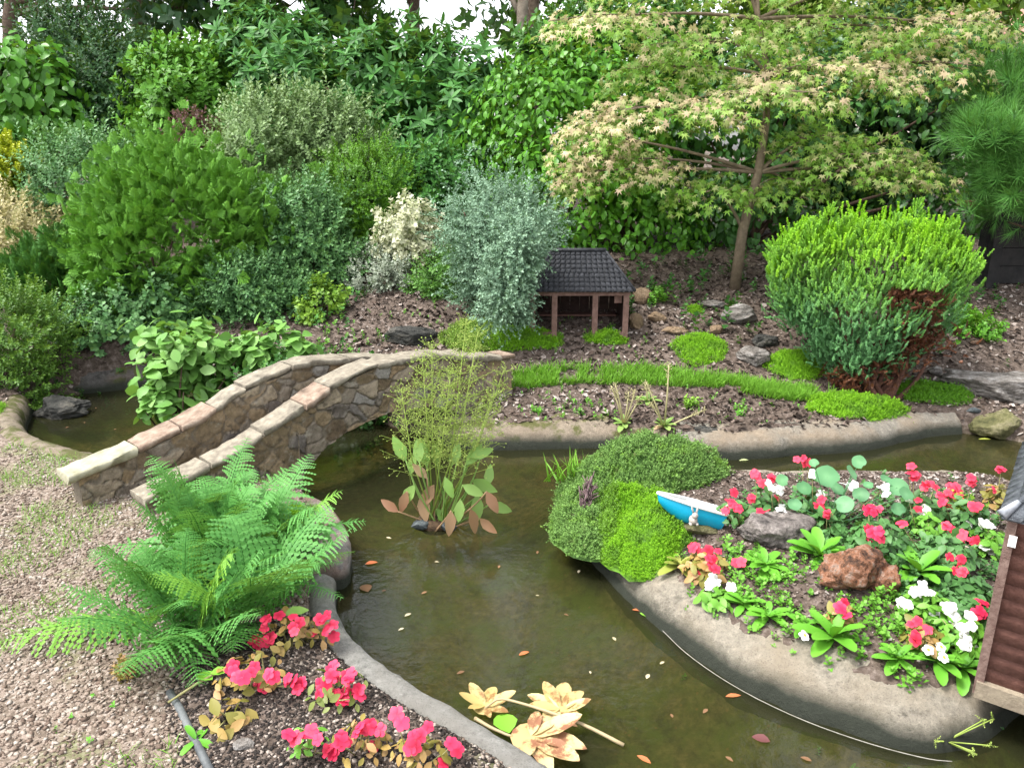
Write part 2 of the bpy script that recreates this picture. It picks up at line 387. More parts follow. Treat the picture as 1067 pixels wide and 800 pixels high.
# ================================================================== SETTING
def grid_coords(lo, hi, step, far, k=1.25):
    c = list(np.arange(lo, hi+step/2, step)); s = step
    a = [];  x = hi
    while x < far: s *= k; x += s; a.append(x)
    s = step; x = lo; b = []
    while x > -far: s *= k; x -= s; b.append(x)
    return np.array(b[::-1]+c+a)
gx = grid_coords(-3.8, 3.8, .026, 120); gy = grid_coords(.6, 8.0, .026, 140)
XX, YY = np.meshgrid(gx, gy); PP = np.stack([XX, YY], -1); ZZ = height(PP)
nx, ny = len(gx), len(gy)
idx = np.arange(nx*ny).reshape(ny, nx)
quads = np.stack([idx[:-1, :-1], idx[:-1, 1:], idx[1:, 1:], idx[1:, :-1]], -1).reshape(-1, 4)
SOIL_F = smooth(np.array([hit(*p)[:2] for p in [(332, 655), (420, 735), (510, 800), (560, 850), (180, 860), (205, 790), (178, 720), (200, 690), (290, 640)]]), 1)
sdw = np.minimum(sdist(PP, POND), -sdist(PP, ISL))
isoil = np.maximum(sstep(-.03, .05, sdist(PP, SOIL_F)), np.maximum(sstep(-.06, .0, sdist(PP, ISL)), sstep(3.75, 4.05, YY+.12*(fbm(PP, 3, 2)-.5))))
mb = MB(); mb.add(np.stack([XX, YY, ZZ], -1).reshape(-1, 3), quad=quads, r=isoil.ravel(), t=sstep(-.06, .05, sdw).ravel())
m, n, b, o = newmat('earth')
v1 = tex(n, 'Voronoi', 95); v2 = tex(n, 'Noise', 35, 5, .7); v3 = tex(n, 'Noise', 3.2, 4)
grav = ramp(n, v1.outputs['Color'], [(.0, (.055, .042, .032)), (.4, (.155, .12, .092)), (.75, (.25, .2, .165)), (1, (.36, .32, .28))])
grav = mixc(n, ramp(n, v3.outputs['Fac'], [(.54, 0.), (.66, .5)]), grav, (.11, .15, .035))
soil = ramp(n, v2.outputs['Fac'], [(.3, (.035, .026, .02)), (.52, (.10, .075, .06)), (.72, (.21, .17, .15))])
mud = ramp(n, v2.outputs['Fac'], [(.3, (.05, .045, .016)), (.5, (.11, .095, .04)), (.7, (.2, .165, .085))])
alg = mixc(n, ramp(n, v3.outputs['Fac'], [(.42, 0.), (.6, .85)]), mud, (.075, .12, .018))
v4 = tex(n, 'Voronoi', 26, feature='F1')
alg = mixc(n, ramp(n, v4.outputs['Distance'], [(.06, .7), (.16, 0.)]), alg, (.2, .12, .05))
alg = mixc(n, ramp(n, tex(n, 'Noise', 11, 6, .75).outputs['Fac'], [(.52, 0.), (.62, .7)]), alg, (.035, .035, .012))
c = mixc(n, attr(n, 'r'), grav, soil); c = mixc(n, attr(n, 't'), c, alg)
n.links.new(c, b.inputs['Base Color']); b.inputs['Roughness'].default_value = .9; b.inputs['Specular IOR Level'].default_value = .2
bump(n, b, v2.outputs['Fac'], .6, .02)
g = mb.build('ground', m); g['kind'] = 'structure'

# water
m, n, b, o = newmat('pond_water'); n.nodes.remove(b)
tr = n.nodes.new('ShaderNodeBsdfTransparent'); gl = n.nodes.new('ShaderNodeBsdfGlossy'); gl.inputs['Roughness'].default_value = .015
df = n.nodes.new('ShaderNodeBsdfDiffuse'); df.inputs[0].default_value = (.07, .074, .034, 1)
fr = n.nodes.new('ShaderNodeFresnel'); fr.inputs[0].default_value = 1.42
tr.inputs[0].default_value = (.58, .56, .38, 1)
murk = n.nodes.new('ShaderNodeMixShader'); murk.inputs[0].default_value = .18; n.links.new(tr.outputs[0], murk.inputs[1]); n.links.new(df.outputs[0], murk.inputs[2])
mx = n.nodes.new('ShaderNodeMixShader'); n.links.new(fr.outputs[0], mx.inputs[0]); n.links.new(murk.outputs[0], mx.inputs[1]); n.links.new(gl.outputs[0], mx.inputs[2]); n.links.new(mx.outputs[0], o.inputs[0])
wv = tex(n, 'Noise', 20, 4, .6); bm = n.nodes.new('ShaderNodeBump'); bm.inputs['Strength'].default_value = .10; bm.inputs['Distance'].default_value = .02
n.links.new(wv.outputs['Fac'], bm.inputs['Height'])
for q in (gl, fr): n.links.new(bm.outputs[0], q.inputs['Normal'])
x0, y0 = POND.min(0)-.1; x1, y1 = POND.max(0)+.1
mb = MB(); wx = np.arange(x0, x1, .04); wy = np.arange(y0, y1, .04); A, B = np.meshgrid(wx, wy); K = sdist(np.stack([A, B], -1), POND) > -.1
ids = np.arange(A.size).reshape(A.shape); q4 = np.stack([ids[:-1, :-1], ids[:-1, 1:], ids[1:, 1:], ids[1:, :-1]], -1)
km = K[:-1, :-1] | K[1:, 1:]; mb.add(np.stack([A, B, np.zeros_like(A)], -1).reshape(-1, 3), quad=q4[km])
w_ = mb.build('water', m); w_['kind'] = 'structure'

# concrete edgings: a profile swept along a stretch of the waterline
def concrete(name, base, wet=True, warm=(.30, .25, .19), moss=.0):
    m, n, b, o = newmat(name)
    t1 = tex(n, 'Noise', 42, 9, .82); t2 = tex(n, 'Noise', 4, 4); t3 = tex(n, 'Voronoi', 140)
    c = ramp(n, t1.outputs['Fac'], [(.3, tuple(.5*v for v in base)), (.46, tuple(1.25*v for v in base)), (.55, tuple(1.5*v for v in base)), (.66, tuple(min(1, 2.1*v) for v in base))])
    c = mixc(n, ramp(n, tex(n, 'Noise', 7, 8, .8).outputs['Fac'], [(.36, .6), (.46, 0.)]), c, tuple(.35*v for v in base))
    c = mixc(n, ramp(n, t2.outputs['Fac'], [(.45, 0.), (.65, .7)]), c, warm)
    c = mixc(n, .5, c, ramp(n, t3.outputs['Distance'], [(0, .3), (.35, 1.15)]), 'MULTIPLY')
    if moss: c = mixc(n, ramp(n, tex(n, 'Noise', 9, 4).outputs['Fac'], [(.62-moss*.3, 0.), (.72-moss*.3, .85)]), c, (.075, .085, .015))
    if wet:
        tc = n.nodes.new('ShaderNodeTexCoord'); sx = n.nodes.new('ShaderNodeSeparateXYZ'); n.links.new(tc.outputs['Object'], sx.inputs[0])
        ad = n.nodes.new('ShaderNodeMath'); ad.operation = 'MULTIPLY_ADD'; n.links.new(t2.outputs['Fac'], ad.inputs[0]); ad.inputs[1].default_value = -.07; n.links.new(sx.outputs[2], ad.inputs[2])
        f = ramp(n, ad.outputs[0], [(.0, 0.), (1., 0.)])
        mr = n.nodes.new('ShaderNodeMapRange'); n.links.new(ad.outputs[0], mr.inputs[0]); mr.inputs[1].default_value = .0; mr.inputs[2].default_value = .045
        c = mixc(n, mr.outputs[0], mixc(n, t1.outputs['Fac'], (.018, .022, .016), (.05, .055, .04)), c)
        m2 = n.nodes.new('ShaderNodeMapRange'); n.links.new(sx.outputs[2], m2.inputs[0]); m2.inputs[1].default_value = -.01; m2.inputs[2].default_value = -.05
        c = mixc(n, m2.outputs[0], c, mixc(n, t2.outputs['Fac'], (.05, .055, .018), (.12, .13, .045)))
    n.links.new(c, b.inputs['Base Color']); b.inputs['Roughness'].default_value = .85; b.inputs['Specular IOR Level'].default_value = .25
    bump(n, b, t1.outputs['Fac'], 1., .016); return m
def sweep(name, path, prof, mat, label, cat='pond edging', amp=.012, flip=False):
    path = np.asarray(path, float); d = np.r_[0, np.cumsum(np.linalg.norm(np.diff(path, axis=0), axis=1))]
    s = np.arange(0, d[-1], .025); p = np.stack([np.interp(s, d, path[:, 0]), np.interp(s, d, path[:, 1])], -1)
    for _ in range(4): p[1:-1] = (p[:-2]+2*p[1:-1]+p[2:])/4
    tg = unit(np.gradient(p, axis=0)); nr = np.stack([tg[:, 1], -tg[:, 0]], -1)
    wat = lambda q: np.minimum(sdist(q, POND), -sdist(q, ISL)).mean()
    if wat(p+nr*.05) < wat(p-nr*.05): nr = -nr
    pr = np.array(prof, float); L = np.r_[0, np.cumsum(np.linalg.norm(np.diff(pr, axis=0), axis=1))]; u = np.linspace(0, L[-1], 26)
    pr = np.stack([np.interp(u, L, pr[:, 0]), np.interp(u, L, pr[:, 1])], -1)
    for _ in range(2): pr[1:-1] = (pr[:-2]+2*pr[1:-1]+pr[2:])/4
    V = np.concatenate([p[:, None]+nr[:, None]*pr[None, :, :1], np.broadcast_to(pr[None, :, 1:], (len(p), 26, 1))], -1)
    f = (fbm(V, 7, 3, 4)-.5)*2.4*amp+(fbm(V, 30, 3, 8)-.5)*.012; V[..., 2] += f*(pr[None, :, 1] > -.05); V[..., :2] += (nr[:, None]*f[..., None])*.7
    n_ = len(p); ii = np.arange(n_*26).reshape(n_, 26); q = np.stack([ii[:-1, :-1], ii[:-1, 1:], ii[1:, 1:], ii[1:, :-1]], -1).reshape(-1, 4)
    mb = MB(); mb.add(V.reshape(-1, 3), quad=q)
    for k in (0, -1):
        ring = V[k]; c = ring.mean(0); mb.add(np.vstack([ring, c]), tri=[[i, (i+1) % 26, 26] for i in range(26)])
    o = mb.build(name, mat); return tag(o, label, cat)
def pxpath(pts, z=0.): return smooth(poly(pts, z), 2, False)
CONC = concrete('pale_concrete', (.16, .145, .12), warm=(.25, .19, .13))
CONC_G = concrete('grey_concrete', (.2, .195, .18), warm=(.22, .205, .18))
CONC_M = concrete('mossy_concrete', (.17, .14, .105), warm=(.21, .165, .12), moss=.5)
kerb = [(0, -.25), (0, .085), (-.012, .105), (-.085, .112), (-.1, .1), (-.1, -.02)]
sweep('pond_edging', pxpath([(640, 880), (560, 815), (505, 782), (440, 742), (395, 712), (362, 680), (350, 650), (352, 622)]), kerb, CONC_G,
      'narrow curved grey concrete kerb between the near flower bed and the pond', amp=.004, flip=True)
bank = [(.01, -.25), (.005, .02), (-.03, .085), (-.09, .12), (-.17, .135), (-.23, .13), (-.3, .06)]
sweep('pond_edging', pxpath([(455, 462), (490, 470), (560, 468), (622, 466), (660, 470), (697, 474)]), bank, CONC_M, 'rounded mossy concrete bank right of the stone bridge', flip=True)
sweep('pond_edging', pxpath([(702, 475), (752, 480), (800, 477), (830, 474), (900, 471), (958, 456), (1003, 452)]), bank, CONC, 'pale rounded concrete bank below the clipped cypress', flip=True)
sweep('pond_edging', pxpath([(250, 404), (170, 402), (100, 409), (60, 414)]), [(.01, -.25), (.0, .03), (-.03, .12), (-.09, .16), (-.16, .16), (-.2, .02)], concrete('dark_concrete', (.07, .065, .06), warm=(.12, .09, .07), moss=.3),
      'dark wet concrete wall at the far side of the small left pool')
sweep('pond_edging', pxpath([(140, 500), (62, 482), (34, 470), (26, 446), (36, 430)]), [(.01, -.25), (.0, .05), (-.03, .12), (-.08, .145), (-.15, .14), (-.18, .02)], CONC_M,
      'moss edged kerb curving round the near end of the left pool', flip=False)
ip = [(640, 492), (586, 505), (574, 536), (590, 560), (624, 592), (660, 634), (706, 672), (765, 712), (830, 744), (900, 769), (965, 786), (1020, 779), (1062, 745), (1110, 690), (1150, 610), (1120, 545), (1040, 508), (900, 503), (760, 507), (650, 493)]
sweep('pond_edging', pxpath(ip), [(.02, -.25), (.01, .0), (-.02, .055), (-.06, .1), (-.12, .125), (-.2, .14), (-.27, .07)], concrete('island_concrete', (.2, .178, .142), warm=(.28, .23, .165)), 'broad pale concrete rim around the flower island, wet at its foot', amp=.012, flip=True)

def prism(mb, pts, z0, z1, jit=.0, inset=.006):
    p = np.array(pts); c = p.mean(0); n_ = len(p); pi = c+(p-c)*(1-inset/np.linalg.norm(p-c, axis=1, keepdims=True))
    ringz = [(p, z0), (p, z1-inset), (pi, z1)]
    V = np.vstack([np.c_[a, np.full(n_, zz)] for a, zz in ringz]+[[*c, z1]]); V[:, :2] += R.normal(size=(len(V), 2))*jit
    q = [[k*n_+i, k*n_+(i+1) % n_, (k+1)*n_+(i+1) % n_, (k+1)*n_+i] for k in (0, 1) for i in range(n_)]
    mb.add(V, quad=q, tri=[[2*n_+i, 2*n_+(i+1) % n_, 3*n_] for i in range(n_)])
mb = MB(); prism(mb, smooth(poly([(316, 512), (342, 523), (360, 545), (366, 566), (360, 584), (330, 584), (270, 590), (250, 540), (280, 512)], .125), 2), -.25, .125, .002, .015)
tag(mb.build('concrete_pad', concrete('stained_concrete', (.2, .18, .17), warm=(.33, .17, .1))), 'rough grey concrete pad with an orange stain at the near foot of the bridge', 'concrete pad')

# ------------------------------------------------------------------ stone bridge
def stonemat(name, sc, pal, mortar=(.085, .066, .048)):
    m, n, b, o = newmat(name)
    tc = n.nodes.new('ShaderNodeTexCoord'); ns = tex(n, 'Noise', 9, 3); vm = n.nodes.new('ShaderNodeVectorMath'); vm.operation = 'MULTIPLY_ADD'
    n.links.new(ns.outputs['Color'], vm.inputs[0]); vm.inputs[1].default_value = (.13, .13, .13); n.links.new(tc.outputs['Object'], vm.inputs[2])
    a = n.nodes.new('ShaderNodeTexVoronoi'); a.inputs['Scale'].default_value = sc; n.links.new(vm.outputs[0], a.inputs['Vector'])
    e = n.nodes.new('ShaderNodeTexVoronoi'); e.feature = 'DISTANCE_TO_EDGE'; e.inputs['Scale'].default_value = sc; n.links.new(vm.outputs[0], e.inputs['Vector'])
    c = ramp(n, a.outputs['Color'], pal)
    g = tex(n, 'Noise', 45, 6, .75); c = mixc(n, .75, c, ramp(n, g.outputs['Fac'], [(.3, .3), (.7, 1.25)]), 'MULTIPLY')
    l = tex(n, 'Noise', 14, 5, .7); c = mixc(n, ramp(n, l.outputs['Fac'], [(.56, 0.), (.68, .6)]), c, (.26, .235, .18))
    c = mixc(n, ramp(n, l.outputs['Fac'], [(.3, .55), (.42, 0.)]), c, (.03, .024, .02))
    ed = ramp(n, e.outputs['Distance'], [(.0, .15), (.06, 1.)]); c = mixc(n, ed, mixc(n, g.outputs['Fac'], mortar, tuple(3*v for v in mortar)), c)
    n.links.new(c, b.inputs['Base Color']); b.inputs['Roughness'].default_value = .9; b.inputs['Specular IOR Level'].default_value = .2
    h = mixc(n, .35, ed, g.outputs['Fac']); bump(n, b, h, 1., .022); return m
RUB = stonemat('rubble_stone', 11, [(0, (.10, .065, .04)), (.3, (.2, .145, .085)), (.5, (.29, .2, .12)), (.7, (.2, .165, .13)), (.85, (.33, .26, .17)), (1, (.13, .105, .09))])
def rubgeo():
    m, n, b, o = newmat('rubble_wall'); c = ramp(n, attr(n, 'r'), [(0, (.10, .07, .045)), (.2, (.22, .165, .10)), (.4, (.31, .225, .135)), (.6, (.21, .18, .145)), (.75, (.36, .29, .2)), (.9, (.13, .11, .095)), (1, (.27, .25, .22))])
    g = tex(n, 'Noise', 38, 7, .8); c = mixc(n, .8, c, ramp(n, g.outputs['Fac'], [(.3, .35), (.7, 1.3)]), 'MULTIPLY')
    l = tex(n, 'Noise', 13, 6, .75); c = mixc(n, attr(n, 't'), mixc(n, g.outputs['Fac'], (.06, .048, .036), (.26, .22, .165)), c)
    c = mixc(n, ramp(n, l.outputs['Fac'], [(.55, 0.), (.66, .65)]), c, (.30, .275, .22)); c = mixc(n, ramp(n, l.outputs['Fac'], [(.32, .65), (.44, 0.)]), c, (.035, .03, .024))
    n.links.new(c, b.inputs['Base Color']); b.inputs['Roughness'].default_value = .9; b.inputs['Specular IOR Level'].default_value = .2; bump(n, b, g.outputs['Fac'], .9, .008); return m
RUBG = rubgeo()
FLAG = solidmat('flagstone', (.27, .245, .2), (.5, .46, .38), 24, .85, .6, [(.2, (.06, .05, .04)), (.42, (.18, .155, .12)), (.6, (.27, .24, .185)), (.8, (.4, .38, .32))])
FLAG_P = solidmat('pink_flagstone', (.3, .22, .17), (.5, .4, .33), 24, .85, .6, [(.2, (.08, .05, .04)), (.45, (.21, .15, .11)), (.75, (.34, .28, .22))])
FLAG_Y = solidmat('cream_flagstone', (.4, .38, .27), (.58, .54, .42), 18, .85, .5, [(.2, (.1, .095, .055)), (.4, (.27, .255, .17)), (.75, (.42, .4, .31))])
A0 = np.array([-1.03, 3.46]); dv = np.array([.70, .714]); nv = np.array([-.714, .70])
nearS, nearZ = [-.75, -.6, -.3, 0, .2, .47, .8, 1.1, 1.46], [.2, .235, .31, .41, .5, .555, .545, .47, .41]
farS, farZ = [-.91, -.6, -.33, -.1, .22, .6, .95, 1.3], [.28, .335, .4, .505, .56, .505, .43, .4]
def zsm(Ss, Zs, s):
    k = np.linspace(-.08, .08, 9); return np.mean([np.interp(s+q, Ss, Zs) for q in k], 0)
def arch(s): return np.where((s > .0) & (s < 1.12), .262*np.sqrt(np.clip(1-((s-.56)/.56)**2, 0, 1)), -.2)-.0
br = thing('stone_bridge', (*(A0+dv*.3+nv*.17), .0), 'small humpbacked rubble stone footbridge with flagstone copings over the pond', 'bridge')
NV = 64
def cells(Q, sp=.1):
    rng = np.random.default_rng(12); W2 = Q+np.stack([fbm(Q, 9, 2, 1)-.5, fbm(Q, 9, 2, 5)-.5], -1)*.1
    gx_, gy_ = np.meshgrid(np.arange(-1.2, 1.8, sp), np.arange(-.3, .8, sp*.62)); sd2 = np.c_[gx_.ravel(), gy_.ravel()]; sd2[:, 0] += (np.round(sd2[:, 1]/(sp*.62)) % 2)*sp*.5; sd2 += rng.uniform(-.42, .42, sd2.shape)*[sp, sp*.62]; val = rng.random(len(sd2)); big = rng.uniform(-.012, .018, len(sd2))
    f = W2.reshape(-1, 2); D = np.sqrt(((f[:, None]-sd2[None])**2*[1, 1.9]).sum(-1)) + big[None]; o = np.argpartition(D, 1, 1)[:, :2]; d = np.take_along_axis(D, o, 1); sw = d[:, 0] > d[:, 1]; i1 = np.where(sw, o[:, 1], o[:, 0]); e = np.abs(d[:, 1]-d[:, 0])
    return e.reshape(Q.shape[:-1]), val[i1].reshape(Q.shape[:-1])
def parapet(w0, w1, Ss, Zs, s0, s1, name):
    s = np.unique(np.r_[np.linspace(s0, s1, 330), np.linspace(0.001, .03, 8), np.linspace(1.09, 1.119, 8)]); top = zsm(Ss, Zs, s)-.03; bot = np.maximum(arch(s), -.2); v = np.linspace(0, 1, NV); mb = MB()
    def face(w, sgn):
        P2 = A0+dv*s[:, None]+nv*w; zz = bot[:, None]+(top-bot)[:, None]*v
        V = np.concatenate([np.broadcast_to(P2[:, None], (len(s), NV, 2)), zz[..., None]], -1).copy()
        e_, cv = cells(np.stack([np.broadcast_to(s[:, None], zz.shape)+3*w*0+(.37 if sgn > 0 else 0)+(.2 if w > .2 else 0), zz], -1)); mo_ = sstep(.001, .011, e_)
        f = mo_*(.005+.012*cv)+(fbm(V, 26, 3, 3)-.5)*.022*mo_-.006; V[..., :2] += nv*(sgn*f)[..., None]
        ii = np.arange(len(s)*NV).reshape(len(s), NV); q = np.stack([ii[:-1, :-1], ii[1:, :-1], ii[1:, 1:], ii[:-1, 1:]], -1).reshape(-1, 4)
        mb.add(V.reshape(-1, 3), quad=q if sgn < 0 else q[:, ::-1], r=cv.ravel(), t=mo_.ravel()); return V
    a = face(w0, -1); c = face(w1, 1)
    for (e0, e1) in ((a[:, -1], c[:, -1]), (c[:, 0], a[:, 0])):
        k = len(e0); mb.add(np.vstack([e0, e1]), quad=[[i, i+1, k+i+1, k+i] for i in range(k-1)])
    for e in (0, -1):
        mb.add(np.vstack([a[e], c[e]]), quad=[[i, i+1, NV+i+1, NV+i] for i in range(NV-1)])
    return mb.build(name, RUBG, br, smooth_=False)
pn = parapet(.0, .1, nearS, nearZ, -.72, 1.46, 'parapet'); pf = parapet(.27, .37, farS, farZ, -.89, 1.3, 'parapet')
def coping(w, Ss, Zs, s0, s1, lens, par):
    s = s0; i = 0
    while s < s1-.05:
        L = min(lens[i % len(lens)], s1-s); mb = MB(); k = max(4, int(L/.025)); ss = np.linspace(s+.005, s+L-.005, k); zz = zsm(Ss, Zs, ss)+random.uniform(-.007, .007)
        wa = w-.067+random.uniform(-.012, .01); wb = w+.067+random.uniform(-.01, .012); th = random.uniform(.024, .034)
        rows = []
        for wi, dz in ((wa, -th), (wa-.003, -.005), (wa+.006, 0), (wb-.006, 0), (wb+.003, -.005), (wb, -th)):
            jit = (noise(np.c_[ss*1, np.full(k, wi*9)], 26, i)-.5)*.024*(1 if abs(dz) > 0 or True else 0)
            rows.append(np.c_[A0+dv*(ss+(wi-w)*random.uniform(-.06, .06))[:, None]+nv*(wi+jit*(1 if wi < w else -1))[:, None], zz+dz+(noise(np.c_[ss, np.full(k, wi*5)], 22, i+3)-.5)*.009])
        V = np.array(rows); q = []
        for a in range(6):
            for c in range(k-1): q.append([a*k+c, ((a+1) % 6)*k+c, ((a+1) % 6)*k+c+1, a*k+c+1])
        mb.add(V.reshape(-1, 3), quad=q)
        for e in (0, k-1): mb.add(V[:, e], tri=[[0, 1, 2], [0, 2, 3], [0, 3, 4], [0, 4, 5]])
        mt = FLAG_Y if (i == 0 and par is pf) else (FLAG_P if (i in (1, 2) and par is pf) or (par is pn and i % 5 == 3) else FLAG)
        mb.build('coping_stone', mt, par, smooth_=False); s += L; i += 1
coping(.045, nearS, nearZ, -.74, 1.48, [.3, .26, .22, .14, .3, .36, .25, .28, .2], pn); coping(.325, farS, farZ, -.94, 1.32, [.3, .2, .17, .16, .26, .34, .3, .3], pf)
s = np.linspace(-.9, 1.4, 90); mb = MB(); zt = (zsm(nearS, nearZ, s)+zsm(farS, farZ, s))/2-.15
Pn = np.c_[A0+dv*s[:, None]+nv*.095, zt]; Pf = np.c_[A0+dv*s[:, None]+nv*.275, zt]; mb.add(np.vstack([Pn, Pf]), quad=[[i, i+1, 91+i, 90+i] for i in range(89)])
mb.build('deck', solidmat('deck_cement', (.13, .115, .095), (.27, .24, .2), 22, .9, .5), br)
s = np.linspace(0.0, 1.12, 60); mb = MB(); za = arch(np.clip(s, .002, 1.118)); za[0] = za[-1] = -.2
Pn = np.c_[A0+dv*s[:, None]+nv*.1, za]; Pf = np.c_[A0+dv*s[:, None]+nv*.27, za]; mb.add(np.vstack([Pn, Pf]), quad=[[i, i+1, 61+i, 60+i] for i in range(59)]); mb.build('arch', RUB, br)
# ================================================================== BACKGROUND: house, trees, hedges
def at(px, py): p = hit(px, py); return p
hb = thing('house', (15.5, 24, 1.2), 'distant house with a pinkish tiled roof behind the treetops', 'house')
TILE = solidmat('roof_tile', (.35, .17, .13), (.5, .28, .22), 6, .8, .5); RENDER = solidmat('render', (.5, .45, .4), (.62, .57, .5), 4)
mb = MB(); mb.box((15.5, 24, 2.75), (9, 5, 3.3)); mb.build('wall', RENDER, hb, False)
mb = MB()
for k in range(14):
    f0, f1 = k/14, (k+1)/14+.012
    for sgn in (-1, 1):
        ya, yb = 24+sgn*(2.9*(1-f0)), 24+sgn*(2.9*(1-f1)); za, zb = 4.35+2.5*f0+.03, 4.35+2.5*f1
        mb.add([[10.7, ya, za], [20.3, ya, za], [20.3, yb, zb], [10.7, yb, zb], [10.7, ya, za-.04], [20.3, ya, za-.04]], quad=[[0, 1, 2, 3], [4, 5, 1, 0]])
for xx in (11.0, 20.0): mb.add([[xx, 21.5, 4.4], [xx, 26.5, 4.4], [xx, 24, 6.78]], tri=[[0, 1, 2]])
mb.build('roof', TILE, hb, False)
GLASS = solidmat('window_glass', (.04, .05, .06), (.06, .07, .08), 3, .1, 0, spec=.6)
for xx in (12.5, 15.5, 18.5):
    mb = MB(); mb.box((xx, 21.47, 3), (1.3, .07, 1.2)); f = mb.build('window', RENDER, hb, False); mb = MB(); mb.box((xx, 21.44, 3), (1.1, .04, 1.0)); mb.build('pane', GLASS, f, False)

L_TREE = leafmat('tree_leaf', (.025, .075, .018), (.06, .15, .03), trans=.3)
L_TREE2 = leafmat('lime_tree_leaf', (.07, .14, .015), (.17, .25, .03), trans=.3)
L_TREE3 = leafmat('dark_tree_leaf', (.016, .05, .02), (.04, .10, .035), trans=.22)
def tree(label, trunk, Y, r0, boxes, n, mat, size, limbs=7, temps=None, sparse=None, bark=BARK):
    pts = np.array([PD(px, py, Y+dy) for px, py, dy in trunk]); base = pts[0].copy(); base[2] = hz(base[0], base[1]); pts[0] = base-np.array([0, 0, .1])
    root = thing('tree', base, label, 'tree'); t = np.linspace(0, 1, 24)*(len(pts)-1); i = np.minimum(t.astype(int), len(pts)-2); f = (t-i)[:, None]
    p = pts[i]*(1-f)+pts[i+1]*f
    for _ in range(3): p[1:-1] = (p[:-2]+2*p[1:-1]+p[2:])/4
    p[:, :2] += (fbm(p, 2, 2, 3)[:, None]-.5)*.06
    mb = MB(); mb.tube(p, np.linspace(r0, r0*.4, 24)*(1+.15*(noise(p, 6)-.5)), 10); mb.build('trunk', bark, root)
    bl = blobs_from(boxes)
    for k in range(limbs):
        c, r = bl[k % len(bl)]; s_ = p[R.integers(10, 22)]; e = c+unit(R.normal(size=3))*r*.75; m_ = (s_+e)/2+R.normal(size=3)*.15
        t = np.linspace(0, 1, 10)[:, None]; q = s_*(1-t)**2+2*m_*t*(1-t)+e*t*t; q += (R.random((10, 3))-.5)*.04
        mb = MB(); mb.tube(q, np.linspace(r0*.4, r0*.08, 10), 6)
        for w in range(4):
            a = q[R.integers(4, 9)]; d = unit(R.normal(size=3)+np.array([0, 0, .2]))*R.uniform(.3, .7); mb.tube([a, a+d*.5+R.normal(size=3)*.03, a+d], [r0*.1, r0*.07, r0*.03], 5)
        mb.build('limb', bark, root)
    P, N = shell(bl, n, .75, .35, 2.6, seed=len(label), back=.8, per=14, sig=.2); cl = fbm(P, 1.6, 2, len(label)); k = cl > np.where(P[:, 2] > 3.6, .515, .42); P, N = P[k], N[k]
    mz = -P[:, 2]-H; dep = P[:, 1]*cp-mz*sp; qx = 533.5+F*P[:, 0]/dep; qy = 400-F*(P[:, 1]*sp+mz*cp)/dep; g = np.ones(len(P), bool)      # gaps in the crowns where the pond mirrors white sky
    for hx, hy, hr in ((478, 578, 26), (496, 606, 18), (555, 634, 15), (436, 596, 13), (905, 796, 55), (655, 652, 16), (385, 655, 18), (520, 712, 16), (430, 665, 12), (600, 680, 12), (830, 770, 16)): g &= np.hypot(qx-hx, (qy-hy)*.8)*(1+.7*(R.random(len(P))-.5)) > hr*1.5+20
    P, N = P[g], N[g]
    mb = MB(); scatter(mb, temps or SH_MED, P, axes(N, .7, .3, .7), size*(1+R.uniform(-.3, .3, len(P)))); mb.build('crown', mat, root); return root
GREYBARK = solidmat('grey_bark', (.12, .095, .07), (.3, .255, .2), 14, .9, .9)
tree('tall tree with a forked grey trunk rising above the middle of the hedge', [(548, 190, 0), (546, 60, 0), (545, 10, 0), (555, -150, .2), (540, -420, .3)], 9.0, .085, [(330, -1150, 760, -30, 10.2, 1.8), (560, -120, 700, 20, 9.6, .6)], 5200, L_TREE, .4, 9, bark=GREYBARK)
tree('second bare trunk standing close beside the forked grey trunk', [(560, 190, 0), (556, 60, 0), (554, 0, 0), (575, -160, .2), (600, -400, .2)], 9.3, .09, [(520, -1000, 860, -120, 10.6, 1.6)], 3000, L_TREE, .4, 6)
tree('dark trunked tree at the top left corner with sparse fine branches', [(6, 160, 0), (8, 60, 0), (10, 0, 0), (30, -150, 0), (60, -330, 0)], 9.5, .10, [(-260, -1000, 260, -20, 10.3, 1.8), (90, -90, 340, 66, 9.7, .6)], 6500, L_TREE3, .36, 12)
tree('leafy tree with drooping branches above the left part of the hedge', [(260, 190, 0), (262, 60, 0), (255, -60, 0), (270, -200, 0), (290, -420, 0)], 9.9, .09, [(120, -1100, 420, -60, 10.5, 1.6), (180, -90, 420, 62, 9.6, .6)], 6500, L_TREE, .36, 9)
tree('lime green tree rising behind the maple at the top right', [(860, 190, 0), (862, 90, 0), (870, 0, 0), (860, -200, 0), (870, -400, 0)], 9.4, .09, [(690, -1050, 1080, 10, 10.2, 1.8), (720, -60, 980, 75, 9.4, .7)], 6500, L_TREE2, .34, 9)
tree('pale green tree in front of the tiled roof at the top right corner', [(1090, 190, 0), (1092, 90, 0), (1100, 0, 0), (1110, -200, 0), (1120, -330, 0)], 9.2, .08, [(1000, -950, 1380, -20, 9.8, 1.5), (960, -30, 1060, 55, 9.2, .5)], 4500, L_TREE2, .34, 8)
tree('dark tree far behind the left hedge beyond the pale sky gap', [(140, 190, 0), (142, 60, 0), (150, -100, 0), (150, -300, 0)], 12.5, .12, [(-60, -380, 330, -60, 12.5, 1.6)], 1600, L_TREE3, .34, 7)
tree('dark tree far behind the middle hedge seen through the gap', [(430, 190, 0), (432, 60, 0), (430, -100, 0), (440, -300, 0)], 13, .12, [(250, -400, 620, -45, 13, 1.6)], 1700, L_TREE3, .36, 7)
